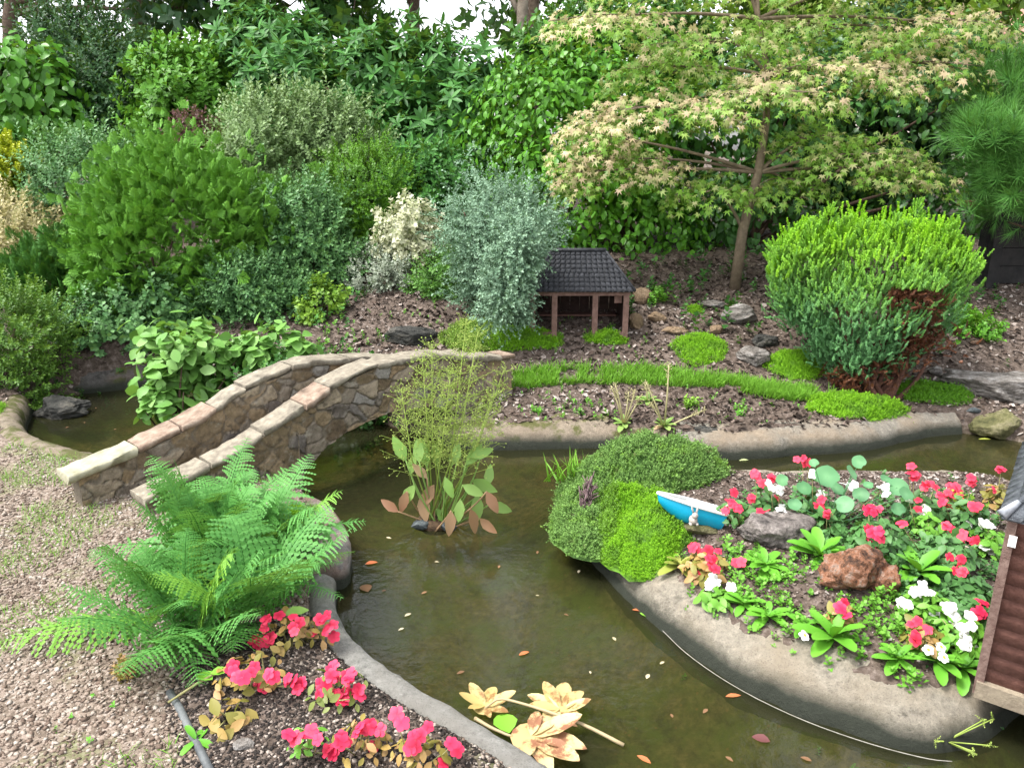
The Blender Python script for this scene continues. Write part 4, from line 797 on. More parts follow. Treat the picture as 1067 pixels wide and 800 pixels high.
P = np.array([PD(596+R.normal()*12, 490, 3.2) for _ in range(60)]); P[:, 2] = .16; scatter(mb, BLA, P, np.c_[R.normal(size=(60, 2))*.35, np.ones(60)], R.uniform(.08, .16, 60)); tag(mb.build('grass_tuft', L_GRASS), 'thin grass tuft on the left tip of the island', 'grass tuft')

# ================================================================== ROCKS
def rockmat(name, stops, sc=14, layer=0.):
    m, n, b, o = newmat(name); tc = n.nodes.new('ShaderNodeTexCoord'); mp = n.nodes.new('ShaderNodeMapping'); n.links.new(tc.outputs['Object'], mp.inputs[0]); mp.inputs['Scale'].default_value = (1, 1, 1+layer)
    t = n.nodes.new('ShaderNodeTexNoise'); t.inputs['Scale'].default_value = sc; t.inputs['Detail'].default_value = 8; t.inputs['Roughness'].default_value = .7; n.links.new(mp.outputs[0], t.inputs[0])
    c = ramp(n, t.outputs['Fac'], stops); g = tex(n, 'Noise', 90, 4, .7); c = mixc(n, .6, c, ramp(n, g.outputs['Fac'], [(.3, .45), (.7, 1.2)]), 'MULTIPLY'); n.links.new(c, b.inputs['Base Color']); b.inputs['Roughness'].default_value = .9; b.inputs['Specular IOR Level'].default_value = .2
    bump(n, b, t.outputs['Fac'], 1., .03); return m
R_GREY = rockmat('grey_rock', [(.3, (.05, .045, .04)), (.5, (.2, .18, .16)), (.7, (.42, .4, .38))], 12, 2.5)
R_TAN = rockmat('tan_rock', [(.3, (.08, .055, .035)), (.5, (.23, .16, .10)), (.7, (.36, .27, .18))])
R_RED = rockmat('rusty_rock', [(.32, (.03, .02, .018)), (.42, (.13, .07, .045)), (.5, (.3, .135, .075)), (.58, (.36, .24, .18)), (.66, (.2, .17, .15))], 26)
R_DRK = rockmat('dark_wet_rock', [(.3, (.012, .013, .012)), (.5, (.05, .05, .045)), (.72, (.17, .155, .13))], 10, 1.5)
R_MOS = rockmat('mossy_rock', [(.3, (.035, .04, .015)), (.5, (.13, .125, .055)), (.7, (.25, .22, .14))], 8)
R_SLT = rockmat('slate', [(.3, (.05, .06, .065)), (.6, (.13, .15, .155)), (.8, (.22, .24, .24))], 20)
def rock(label, px, py, sz, mat, rz=0., seed=1, lump=.5, flat=0., sink=.3, name='rock', z=None, cat='rock', tilt=0.):
    c = at(px, py) if z is None else G(px, py, z)
    import bmesh
    bm = bmesh.new(); bmesh.ops.create_icosphere(bm, subdivisions=5, radius=1.); V = np.array([v.co[:] for v in bm.verts]); tri = np.array([[v.index for v in f.verts] for f in bm.faces]); bm.free()
    k = 6; dirs = unit(np.random.default_rng(seed).normal(size=(k+8, 3))); d = V.copy()
    for a in dirs:
        q = (V@a); lim = .62+.25*_h(np.int64(seed), np.int64(int(a[0]*100)), np.int64(3), 5); over = np.clip((d@a)-lim, 0, None); d = d-over[:, None]*a*.9
    f = 1+lump*(fbm(V*1.2+seed, 1.3, 4, seed)-.5)+.16*(fbm(V+seed, 5, 4, seed)-.5)+.10*(noise(V+seed, 22, seed)-.5); d = d*f[:, None]
    if flat: d[:, 2] = np.clip(d[:, 2], -1, flat)+.04*(fbm(V, 5, 3, seed)-.5)
    d = d*np.array(sz)/2
    if tilt: ct, st = math.cos(tilt), math.sin(tilt); d = d@np.array([[ct, 0, st], [0, 1, 0], [-st, 0, ct]])
    ca, sa = math.cos(rz), math.sin(rz); d = d@np.array([[ca, sa, 0], [-sa, ca, 0], [0, 0, 1]])
    mb = MB(); mb.add(d+c+np.array([0, 0, sz[2]*(.5-sink)]), tri=tri); return tag(mb.build(name, mat, None, False if lump > .55 else True), label, cat)
rock('pale grey layered rock beside the maple trunk', 768, 334, (.25, .18, .19), R_GREY, .2, 2, .7)
rock('flat pale slab lying behind the layered grey rock', 742, 318, (.22, .16, .05), R_GREY, .1, 3, .4)
rock('small pinkish rock in front of the layered grey rock', 746, 346, (.13, .1, .08), R_TAN, .4, 4)
rock('angular grey brown rock at the left of the cypress', 782, 376, (.22, .14, .14), R_GREY, -.2, 5, .6)
rock('low dark crumbly rock between the angular rock and the cypress', 795, 358, (.2, .12, .11), R_DRK, .3, 6, .7)
rock('upright tan stone leaning at the right of the toy shelter', 662, 341, (.12, .09, .15), R_TAN, .5, 7, .4, tilt=.5)
rock('oval tan stone lying right of the leaning tan stone', 685, 334, (.15, .1, .09), R_TAN, .3, 8, .3, tilt=-.2)
rock('brown stone wedged behind the right post of the toy shelter', 668, 314, (.13, .12, .16), R_TAN, .1, 9, .5)
rock('flat brown stone half buried in mulch right of the shelter', 704, 346, (.17, .12, .06), R_TAN, .1, 10, .5)
rock('dark lichened rock in the mulch above the bridge', 428, 352, (.36, .22, .14), R_DRK, .1, 11, .6, sink=.4)
rock('long flat layered ledge rock at the right bank', 1045, 408, (.8, .45, .22), R_GREY, -.25, 12, .55, .6)
rock('mossy topped boulder standing in the stream at the right', 1042, 452, (.36, .25, .20), R_MOS, .05, 13, .35, sink=.25, z=.0)
rock('small mossy dark boulder left of the big stream boulder', 990, 444, (.22, .16, .14), R_MOS, .1, 14, .5, sink=.2, z=.0)
rock('small blue grey pebble tucked between the ledge and boulder', 1015, 429, (.09, .05, .04), R_SLT, -.3, 15, .3)
rock('small pale stone under the right side of the cypress', 975, 389, (.12, .08, .08), R_GREY, .4, 16, .5)
rock('flat brown rock at the water edge below the flower stalks', 665, 458, (.42, .2, .12), rockmat('ledge_rock', [(.3, (.05, .045, .035)), (.55, (.16, .14, .105)), (.75, (.28, .25, .2))], 8, 2), .1, 17, .4, .6, sink=.2, z=.02)
rock('dark knobbly rock at the water edge right of the flat brown rock', 742, 464, (.3, .2, .16), R_DRK, -.1, 18, .75, sink=.2, z=.02)
rock('pitted grey rock in the middle of the island flowers', 808, 561, (.29, .22, .14), rockmat('pitted_rock', [(.3, (.045, .04, .038)), (.5, (.2, .175, .16)), (.7, (.38, .34, .31))], 24), .2, 19, .6, sink=.3)
rock('rusty orange rock at the front of the island flowers', 884, 606, (.24, .17, .16), R_RED, .1, 20, .75, sink=.25)
rock('small rusty lump to the right of the large rusty rock', 922, 612, (.12, .11, .11), R_RED, .6, 21, .75, sink=.3)
rock('flat grey green slab on the island below the toy boat', 725, 553, (.22, .12, .07), R_MOS, -.1, 22, .3, .5, sink=.2)
rock('left blue grey slate at the foot of the water plantain', 438, 549, (.085, .06, .05), R_SLT, .2, 23, .4, .6, sink=.3, z=.01)
rock('right blue grey slate at the foot of the water plantain', 468, 551, (.085, .055, .045), R_SLT, -.1, 24, .4, .6, sink=.3, z=.01)
rock('dark stones along the far edge of the left pool', 66, 432, (.36, .2, .16), R_DRK, .2, 25, .8, sink=.25, z=.0)
rock('small stone on the dark soil edge of the near flower bed', 255, 778, (.06, .04, .03), R_GREY, .2, 26, .4)

# ================================================================== TOY SHELTER
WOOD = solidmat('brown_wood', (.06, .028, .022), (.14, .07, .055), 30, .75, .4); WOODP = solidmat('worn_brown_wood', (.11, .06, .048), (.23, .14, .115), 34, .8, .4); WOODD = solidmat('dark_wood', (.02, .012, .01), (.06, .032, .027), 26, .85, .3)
SLATE = solidmat('dark_slate', (.012, .013, .016), (.045, .047, .055), 40, .7, .6, [(.3, (.012, .013, .016)), (.6, (.035, .037, .043)), (.74, (.05, .053, .06)), (.82, (.22, .23, .24))])
sb = at(610, 352); sY = sb[1]; mp = MPP(sY, .5); szl = sb[2]
sh = thing('toy_shelter', sb, 'open fronted brown wooden model shelter with a dark slate hip roof below the juniper', 'model shelter')
xL, xR = -56*mp+sb[0]+.0, 41*mp+sb[0]; fy, by_ = sY, sY+.34; pz = szl+.31
def part(fn, nm, mat, par, sm=False): mb = MB(); fn(mb); return mb.build(nm, mat, par, sm)
for xx in (xL, 577*0+sb[0]-33*mp, sb[0]+9*mp, xR):
    part(lambda mb: mb.box((xx, fy, szl+.145), (.036, .036, .35), R.uniform(-.1, .1)), 'post', WOODP, sh)
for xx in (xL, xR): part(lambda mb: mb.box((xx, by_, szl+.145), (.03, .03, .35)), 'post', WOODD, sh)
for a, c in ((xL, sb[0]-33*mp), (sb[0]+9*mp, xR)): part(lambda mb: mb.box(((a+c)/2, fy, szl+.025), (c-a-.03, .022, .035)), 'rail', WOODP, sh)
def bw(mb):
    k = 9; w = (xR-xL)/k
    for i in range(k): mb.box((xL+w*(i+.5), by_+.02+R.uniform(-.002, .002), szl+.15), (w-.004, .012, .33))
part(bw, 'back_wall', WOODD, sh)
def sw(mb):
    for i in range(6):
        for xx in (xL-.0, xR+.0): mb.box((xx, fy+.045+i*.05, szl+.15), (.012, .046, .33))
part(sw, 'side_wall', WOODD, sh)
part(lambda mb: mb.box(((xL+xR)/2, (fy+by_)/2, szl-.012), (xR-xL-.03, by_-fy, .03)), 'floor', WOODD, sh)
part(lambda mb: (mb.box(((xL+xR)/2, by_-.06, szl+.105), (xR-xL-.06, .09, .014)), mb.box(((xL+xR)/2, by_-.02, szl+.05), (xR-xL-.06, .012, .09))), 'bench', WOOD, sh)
part(lambda mb: mb.box(((xL+xR)/2, fy-.004, pz-.006), (xR-xL+.05, .03, .028)), 'eaves_beam', WOODP, sh)
part(lambda mb: mb.box((sb[0]+33*mp, fy+.02, pz-.05), (.05, .012, .05), .2), 'sign_board', WOODP, sh)
def hiproof(name, cx0, cx1, cy0, cy1, z0, zr, ridge, mat, par, rows=9, tw=.035, th=.006):
    ym = (cy0+cy1)/2; mb = MB(); rng = np.random.default_rng(3)
    rx0, rx1 = cx0+ridge, cx1-ridge; O = np.array
    slopes = [(O([cx0, cy0, z0]), O([cx1, cy0, z0]), O([rx1, ym, zr]), O([rx0, ym, zr])), (O([cx1, cy1, z0]), O([cx0, cy1, z0]), O([rx0, ym, zr]), O([rx1, ym, zr])),
              (O([cx1, cy0, z0]), O([cx1, cy1, z0]), O([rx1, ym, zr]), O([rx1, ym, zr])), (O([cx0, cy1, z0]), O([cx0, cy0, z0]), O([rx0, ym, zr]), O([rx0, ym, zr]))]
    for a, b_, c, d in slopes:
        nrm = np.cross(b_-a, (c+d)/2-a); nrm = nrm/np.linalg.norm(nrm); mb.add([a-nrm*.004, b_-nrm*.004, c-nrm*.004, d-nrm*.004], quad=[[0, 1, 2, 3]], r=.2)
        for i in range(rows):
            f0, f1 = i/rows, min(1, (i+1.12)/rows); L0, R0 = a+(d-a)*f0, b_+(c-b_)*f0; L1, R1 = a+(d-a)*f1, b_+(c-b_)*f1; k = max(1, int(np.linalg.norm(R0-L0)/tw))
            for j in range(k):
                u0 = (j+(.5 if i % 2 else 0))/k; u1 = min(1, u0+1/k-.004/tw/k*2); u0 = max(0, u0)
                if u0 >= .995: continue
                up = nrm*(th+rng.uniform(0, .003)); lo = nrm*.001
                V = [L0+(R0-L0)*u0+up, L0+(R0-L0)*u1+up, L1+(R1-L1)*u1+lo*2, L1+(R1-L1)*u0+lo*2, L0+(R0-L0)*u0+lo-nrm*.002, L0+(R0-L0)*u1+lo-nrm*.002]
                mb.add(V, quad=[[0, 1, 2, 3], [4, 5, 1, 0]], tri=[[0, 3, 4], [1, 5, 2]], r=rng.random())
    o = mb.build(name, mat, par, False)
    mb = MB(); mb.tube([[rx0-.005, ym, zr+.006], [rx1+.005, ym, zr+.006]], .014, 8)
    for (ex, ey, rx) in ((cx0, cy0, rx0), (cx1, cy0, rx1), (cx0, cy1, rx0), (cx1, cy1, rx1)): mb.tube([[ex, ey, z0+.008], [rx, ym, zr+.006]], .008, 6)
    mb.build('ridge_tiles', mat, o, False); return o
hiproof('roof', xL-.045, xR+.05, fy-.05, by_+.05, pz+.012, pz+.25, .18, SLATE, sh, 9)

# ================================================================== MODEL HOUSE AT THE RIGHT EDGE
mhz = .15; c0 = G(1021, 716, mhz); ux = np.array([.80, -.60]); uy = np.array([.60, .80])      # along the front, and back
mh = thing('model_house', (*c0[:2], mhz), 'brown weatherboarded model house with a slate roof cut off by the right edge', 'model house')
rzh = math.atan2(ux[1], ux[0])
def L3(a, b_, z): q = c0[:2]+ux*a+uy*b_; return np.array([q[0], q[1], mhz+z])
def hb_(mb, a, b_, z, sz): mb.box(L3(a, b_, z), sz, rzh)
BRD = solidmat('red_brown_board', (.085, .036, .028), (.17, .08, .062), 30, .7, .4); TRIM = solidmat('weathered_trim', (.10, .055, .045), (.22, .15, .125), 40, .8, .5)
HT = .50
def boards(mb, a0, a1, b_, ang):
    for i in range(11):
        z0 = .03+i*HT/11.3
        if ang == 0: V = [L3(a0, b_-.010, z0), L3(a1, b_-.010, z0), L3(a1, b_, z0+.046), L3(a0, b_, z0+.046), L3(a0, b_+.004, z0), L3(a1, b_+.004, z0)]
        else: V = [L3(b_-.010, a1, z0), L3(b_-.010, a0, z0), L3(b_, a0, z0+.046), L3(b_, a1, z0+.046), L3(b_+.004, a1, z0), L3(b_+.004, a0, z0)]
        mb.add(V, quad=[[0, 1, 2, 3], [4, 5, 1, 0]], r=R.random())
for a_ in (.0, .70): part(lambda mb: (boards(mb, a_, a_+.105, .0, 0), hb_(mb, a_+.0525, .025, .26, (.105, .04, .5))), 'front_wall', BRD, mh)
part(lambda mb: (boards(mb, .0, .55, .0, 1), hb_(mb, .022, .275, .26, (.036, .5, .5))), 'side_wall', BRD, mh)
part(lambda mb: hb_(mb, .40, .50, .26, (.8, .03, .52)), 'back_wall', WOODD, mh)
for a_, z_, s_ in ((-.004, .26, (.022, .03, .54)), (.108, .20, (.016, .028, .42)), (.698, .20, (.016, .028, .42))): part(lambda mb: hb_(mb, a_, -.006, z_, s_), 'corner_trim', TRIM, mh)
part(lambda mb: hb_(mb, .40, .004, .475, (.58, .03, .09)), 'lintel', BRD, mh)
part(lambda mb: (hb_(mb, .40, .25, .008, (.82, .56, .05)),), 'plinth', solidmat('plinth_stone', (.14, .11, .08), (.3, .25, .18), 20), mh)
part(lambda mb: mb.add([L3(.115, -.05, .02), L3(.69, -.05, .02), L3(.69, .02, .13), L3(.115, .02, .13), L3(.115, .02, .02), L3(.69, .02, .02)], quad=[[0, 1, 2, 3], [0, 4, 5, 1]], tri=[[0, 3, 4], [1, 5, 2]]), 'ramp', solidmat('pale_ramp', (.25, .2, .15), (.42, .36, .28), 20), mh)
mo = bpy.data.objects.new('tmp', None)
SLATE_B = solidmat('blue_slate', (.045, .05, .06), (.12, .13, .15), 34, .6, .6, [(.3, (.04, .045, .055)), (.6, (.10, .11, .125)), (.78, (.2, .21, .22))])
n0 = len(bpy.data.objects)
ro = hiproof('roof', -.03, .85, -.035, .60, 0., .34, .30, SLATE_B, None, 9, .05, .007)
kids = [ro]+list(ro.children)
for o in kids:
    me = o.data; V = np.array([v.co[:] for v in me.vertices]); q = np.c_[c0[0]+V[:, 0]*ux[0]+V[:, 1]*uy[0], c0[1]+V[:, 0]*ux[1]+V[:, 1]*uy[1], mhz+HT+.03+V[:, 2]]-np.array([*c0[:2], mhz])
    me.vertices.foreach_set('co', q.astype(np.float32).ravel()); me.update()
ro.parent = mh
bpy.data.objects.remove(mo)
LEAD = solidmat('lead', (.12, .13, .15), (.4, .42, .45), 20, .5, .3)
part(lambda mb: (mb.tube([L3(-.03, -.035, HT+.04), L3(.0, -.005, HT+.075)], [.016, .008], 7)), 'lead_flashing', LEAD, mh)
part(lambda mb: hb_(mb, .004, -.024, .47, (.018, .006, .03)), 'white_chip', solidmat('white_paint', (.7, .7, .68), (.8, .8, .78)), mh)

# ================================================================== TOY BOAT, RABBIT
BLUE = solidmat('blue_plastic', (.0, .26, .42), (.005, .32, .5), 6, .35, .03, spec=.5); WHT = solidmat('white_plastic', (.75, .75, .73), (.82, .82, .8), 6, .35, .03, spec=.5)
bp = at(718, 545); bz = bp[2]+.055; bY = bp[1]-.04; e0 = PD(685, 514, bY); e1 = PD(753, 533, bY); e1[1] += .0; Lb = np.linalg.norm(e1-e0)
bt = thing('toy_boat', ((e0+e1)/2-[0, 0, .05]), 'small blue toy boat with a white rim resting tilted on the island', 'toy boat')
ax = unit(e1-e0); sd_ = unit(np.cross([0, 0, 1.], ax)); up_ = np.cross(ax, sd_); sd_, up_ = sd_*math.cos(.18)-up_*math.sin(.18)*1., up_*math.cos(.18)+sd_*math.sin(.18)
def hull(u, v, inset=0., dz=0.):       # u 0 bow..1 stern, v -1..1 across
    w = .055*(np.clip(u*1.9, 0, 1)**.6)-inset; dep = .085*(np.clip(u*2.2, 0, 1)**.5)*(1-.12*u)-inset
    a = v*math.pi/2; return e0+ax*(u*Lb)[..., None]+sd_*(np.sin(a)*w)[..., None]-up_*((np.cos(a)**.7)*dep)[..., None]+up_*dz
U, Vv = np.meshgrid(np.linspace(.0, 1, 24), np.linspace(-.999, .999, 17), indexing='ij'); ii = np.arange(24*17).reshape(24, 17); qq = np.stack([ii[:-1, :-1], ii[1:, :-1], ii[1:, 1:], ii[:-1, 1:]], -1).reshape(-1, 4)
mb = MB(); A_ = hull(U, Vv); mb.add(A_.reshape(-1, 3), quad=qq); B_ = hull(np.clip(U, .03, .975), Vv, .005, .0); 
for e in (-1,): mb.add(np.vstack([A_[e], A_[e].mean(0)]), tri=[[i, i+1, 17] for i in range(16)])
mb.build('hull', BLUE, bt); mb = MB(); mb.add(B_.reshape(-1, 3), quad=qq[:, ::-1]); mb.add(np.vstack([B_[-1], B_[-1].mean(0)]), tri=[[i+1, i, 17] for i in range(16)]); mb.build('inside', WHT, bt)
mb = MB(); rim = np.vstack([A_[::-1, 0], A_[:, -1]]); mb.tube(rim+up_*.003, .006, 7); mb.tube([A_[-1, 0]+up_*.003, A_[-1, -1]+up_*.003], .006, 7); mb.build('rim', WHT, bt)
rp = PD(722, 545, bY-.085)
STN = solidmat('cast_stone', (.28, .25, .22), (.46, .42, .38), 60, .9, .6)
def ball(mb, c, r, sub=14):
    c = np.array(c); r = np.broadcast_to(r, 3); th = np.linspace(0, math.pi, sub); ph = np.arange(sub)*2*math.pi/sub; Tt, Ph = np.meshgrid(th, ph, indexing='ij')
    V = c+np.stack([np.sin(Tt)*np.cos(Ph)*r[0], np.sin(Tt)*np.sin(Ph)*r[1], np.cos(Tt)*r[2]], -1); i = np.arange(sub*sub).reshape(sub, sub)
    mb.add(V.reshape(-1, 3), quad=np.stack([i[:-1], i[1:], np.roll(i, -1, 1)[1:], np.roll(i, -1, 1)[:-1]], -1).reshape(-1, 4))
mb = MB(); ball(mb, rp+[0, 0, .014], (.016, .02, .018)); ball(mb, rp+[.004, -.008, .036], (.0115, .014, .0115)); ball(mb, rp+[-.012, -.012, .004], (.006, .012, .005)); ball(mb, rp+[.012, -.012, .004], (.006, .012, .005)); ball(mb, rp+[-.002, .022, .01], .006, 8)
for s_ in (-1, 1): mb.tube([rp+[.004+s_*.005, -.004, .044], rp+[.004+s_*.010, .002, .058], rp+[.004+s_*.013, .004, .068]], [.004, .0045, .0015], 7)
tag(mb.build('rabbit_figurine', STN), 'tiny grey stone rabbit sitting on the slab in front of the blue boat', 'figurine')
# ================================================================== FERN
L_FERN = leafmat('fern_frond', (.04, .15, .028), (.11, .29, .065), tip=(.15, .33, .08), trans=.25, rough=.6)
L_FERNY = leafmat('yellow_fern', (.12, .26, .03), (.2, .36, .05), trans=.25, rough=.6)
def frond(mb, b, d, L, droop, w=.11, np_=25, twist=0.):
    d = unit(np.array(d, float)); t = np.linspace(0, 1, np_+4); side = unit(np.cross(d, [0, 0, 1.])); side = unit(side+np.array([0, 0, twist]))
    P = np.array(b)+d*(L*t)[:, None]+np.array([0, 0, -1.])*(droop*L*t**2.2)[:, None]; P += side*(R.normal()*.05*L*t**2)[:, None]
    mb.tube(P, np.linspace(.0028, .0008, len(t)), 4, r=.3, cap=False); tg = unit(np.gradient(P, axis=0))
    V = []; qs = []; rs = []
    for i in range(2, len(t)-1):
        f = t[i]; pl = w*L/.4*(math.sin(math.pi*min(1, (f*.93+.06)**.75)))**.8*R.uniform(.85, 1.1)+.004
        for s_ in (-1, 1):
            pd = unit(side*s_+tg[i]*.5+np.array([0, 0, R.uniform(-.25, .15)])+R.normal(size=3)*.08); k = 6; o_ = tg[i]; rr_ = np.clip(.5+R.normal()*.22, 0, 1)
            nq = unit(np.cross(pd, o_)); lw = pl*.125
            ed = [[P[i]+pd*pl*g-np.array([0, 0, .25])*pl*g*g for g in np.linspace(0, 1, k+1)]][0]
            for j in range(k):
                h = lw*(1-.75*(j/k)); a0, a1 = ed[j], ed[j+1]; c_ = R.uniform(-.2, .25)*h
                for s2 in (-1, 1):
                    V += [a0, a0*.45+a1*.55+o_*s2*h+nq*c_, a1+o_*s2*h*.35, a1]; rs.append(rr_)
    V = np.array(V); mb.add(V, quad=np.arange(len(V)).reshape(-1, 4), r=np.repeat(rs, 4), t=np.repeat(R.random(len(rs))*.4, 4))
fc = at(215, 630); fn = thing('fern', fc, 'large feathery blue green fern spilling over the gravel beside the bridge', 'fern')
crowns = [(190, 640, 16), (222, 590, 20), (195, 668, 10), (262, 585, 20), (260, 640, 12), (220, 560, 16)]
for (px, py, k_) in crowns:
    c = at(px, py)
    for i in range(k_):
        a = 6.283*i/k_+R.normal()*.25; el = R.choice([.35, .6, .95, 1.25], p=[.10, .18, .30, .42])+R.normal()*.12
        d = (math.cos(a)*math.cos(el), math.sin(a)*math.cos(el), math.sin(el)); mb = MB()
        frond(mb, c+np.array([math.cos(a)*.03, math.sin(a)*.03, -.01]), d, R.uniform(.34, .56), R.uniform(.14, .40)*(.4+math.sin(el)*.7), w=R.uniform(.075, .105))
        mb.build('frond', L_FERNY if R.random() < .06 else L_FERN, fn)
for (tx, ty) in [(360, 605), (372, 590), (355, 640), (335, 520), (325, 635)]:
    c = at(285, 615)+np.array([0, 0, .05]); e = G(tx, ty, .16); mb = MB(); d = e-c; frond(mb, c, d+np.array([0, 0, .12]), np.linalg.norm(d)*1.05, .2, w=.06); mb.build('frond', L_FERNY if tx == 372 else L_FERN, fn)
# ================================================================== FLOWERS
def petals(r=1., n=5, gap=.0):
    mb = MB()
    for i in range(n):
        L = T(*[None]*0) if False else leaf(.95, 1., .02, .12+.1*random.random(), True, .1); V = rot(L.V, i*6.283/n+random.uniform(-.08, .08), random.uniform(-.05, .22)); mb.add(V+np.array([0, 0, .02*i]), L.tri, L.quad, r=np.clip(.5+random.uniform(-.35, .35), 0, 1), t=L.t)
    return mb.template()
PET = [petals() for _ in range(4)]
def cup():
    mb = MB(); th = np.arange(10)/10*6.283; V = np.vstack([[[0, 0, .10]], np.c_[np.cos(th)*.2, np.sin(th)*.2, np.full(10, .08)]]); mb.add(V, tri=[[0, 1+i, 1+(i+1) % 10] for i in range(10)]); return mb.template()
CUP = cup()
M_PINK = leafmat('coral_petal', (.40, .004, .03), (.76, .02, .085), tip=(.78, .04, .115), trans=.15, rough=.55)
M_RED = leafmat('red_petal', (.42, .004, .02), (.76, .02, .07), tip=(.80, .045, .10), trans=.15, rough=.55)
M_WHITE = leafmat('white_petal', (.74, .74, .7), (.84, .84, .82), trans=.2, rough=.6)
M_EYE = leafmat('yellow_eye', (.7, .42, .03), (.8, .5, .05), trans=.05)
L_IMP = leafmat('impatiens_leaf', (.035, .10, .025), (.075, .17, .05), tip=(.09, .2, .06), trans=.15)
L_IMPB = leafmat('bright_leaf', (.07, .2, .02), (.15, .33, .035), tip=(.17, .35, .05), trans=.2)
L_AUT = leafmat('autumn_leaf', (.2, .13, .03), (.3, .2, .06), trans=.2, stops=[(0, (.10, .14, .02)), (.35, (.22, .2, .04)), (.6, (.36, .22, .07)), (.85, (.42, .25, .12)), (1, (.3, .11, .08))])
L_STALK = leafmat('stalk', (.18, .2, .06), (.3, .26, .12), trans=.05)
IMPL = [leaf(.58, 1, .10, d, True, 0.) for d in (.1, .25)]
def flower(mb, c, nrm, r, temps=PET): scatter(mb, temps, [c], [nrm], r, rj=.45)
def bedding(name, label, base, rad_, hgt, leafm, nl, ls, flowers, petm, fr=.019, eye=False, group=None, cat='flowering plant', fname='flower', spread=.014):
    b0 = at(*base); root = thing(name, b0, label, cat, group); mb = MB(); sm = MB()
    P = []; A = []
    for i in range(nl):
        a = R.random()*6.283; q = math.sqrt(R.random()); z = hgt*(1-.6*q*q)*(.35+.65*R.random()); P.append(b0+[math.cos(a)*q*rad_, math.sin(a)*q*rad_, z]); A.append([math.cos(a)*q*.7, math.sin(a)*q*.7-.25, .8])
    scatter(mb, IMPL, np.array(P), axes(np.array(A), 1, 0, .3), ls*(1+R.uniform(-.35, .3, nl)), ydir=None); mb.build('foliage', leafm, root)
    for k in range(max(4, nl//14)):
        p = P[R.integers(nl)]; sm.tube([b0+R.normal(size=3)*.01-[0, 0, .02], (b0+p)/2+R.normal(size=3)*.01, p], [.003, .0025, .0015], 5)
    for f in flowers:
        px, py = f[:2]; k = f[2] if len(f) > 2 else 1; m_ = f[3] if len(f) > 3 else petm
        c0_ = G(px, py, b0[2]+hgt*.95)
        if np.linalg.norm(c0_[:2]-b0[:2]) > rad_*1.35: d = ray(px, py); c0_ = np.array([0, 0, H])+d*((b0[1]-.02)/d[1])
        if c0_[2] < hz(c0_[0], c0_[1])+.02: c0_[2] = hz(c0_[0], c0_[1])+.03
        for q in range(k):
            c = c0_+(np.r_[R.normal(size=2)*spread, R.normal()*spread*.7] if q else 0); nrm = unit(np.array([R.normal()*.4, -.55+R.normal()*.35, .75])); fm = MB(); flower(fm, c, nrm, fr*R.uniform(.85, 1.15)); o = fm.build(fname, m_, root)
            if eye:
                em = MB(); scatter(em, [CUP], [c+nrm*fr*.1], [nrm], fr*1.2); em.build('eye', M_EYE, o)
        sm.tube([b0+np.r_[(c0_-b0)[:2]*.4, .01], c0_-[0, 0, .008]], [.002, .0012], 5)
    sm.build('stems', L_STALK, root); return root
# near bed
g1 = 'coral busy lizzies in the near bed'
bedding('busy_lizzie', 'coral flowered yellowing plant closest to the fern', (300, 672), .085, .10, L_AUT, 46, .032, [(277, 645, 3), (291, 641, 1), (267, 668, 3), (282, 684, 4), (272, 693, 1)], M_PINK, .0185, group=g1)
bedding('busy_lizzie', 'coral flowered plant by the kerb under the pale round leaf', (325, 668), .06, .10, L_AUT, 26, .03, [(305, 653, 2), (312, 648, 2), (333, 645, 3), (341, 655, 4), (325, 660, 1)], M_PINK, .0185, group=g1)
bedding('busy_lizzie', 'browning plant with coral flowers beside two big lime leaves', (262, 716), .10, .10, L_AUT, 60, .032, [(243, 698, 3), (254, 706, 2), (262, 700, 2), (285, 705, 3), (300, 706, 3), (313, 713, 2), (281, 728, 4), (272, 733, 2), (316, 733, 1)], M_PINK, .0185, group=g1)
bedding('busy_lizzie', 'coral plant with the densest flower cluster along the kerb', (352, 728), .08, .10, leafmat('olive_leaf', (.1, .15, .03), (.2, .22, .06)), 36, .03, [(345, 703, 3), (362, 707, 4), (372, 718, 4), (366, 730, 3), (335, 745, 5), (352, 752, 5), (360, 742, 3), (345, 699, 2)], M_PINK, .0185, group=g1)
bedding('busy_lizzie', 'small coral plant with lime leaves at the lower middle of the near bed', (322, 785), .05, .09, L_IMPB, 34, .024, [(308, 767, 3), (320, 765, 2), (331, 770, 1), (343, 796, 4)], M_PINK, .0185, group=g1)
bedding('busy_lizzie', 'coral plant with a spreading petal cluster above the kerb bend', (378, 782), .07, .09, L_AUT, 50, .028, [(356, 773, 4), (372, 763, 3), (385, 757, 4), (396, 760, 1), (390, 800, 2)], M_PINK, .0185, group=g1)
bedding('busy_lizzie', 'orange leaved plant with few coral flowers at the bottom edge of the picture', (435, 800), .075, .09, L_AUT, 60, .028, [(413, 744, 2), (437, 765, 2), (446, 757, 1), (432, 778, 3), (462, 796, 3), (470, 774, 1)], M_PINK, .0185, group=g1)
bedding('dying_plant', 'yellow and orange leaved flowerless plant by the dark edging strip', (240, 750), .06, .05, L_AUT, 22, .045, [], M_PINK, cat='plant')
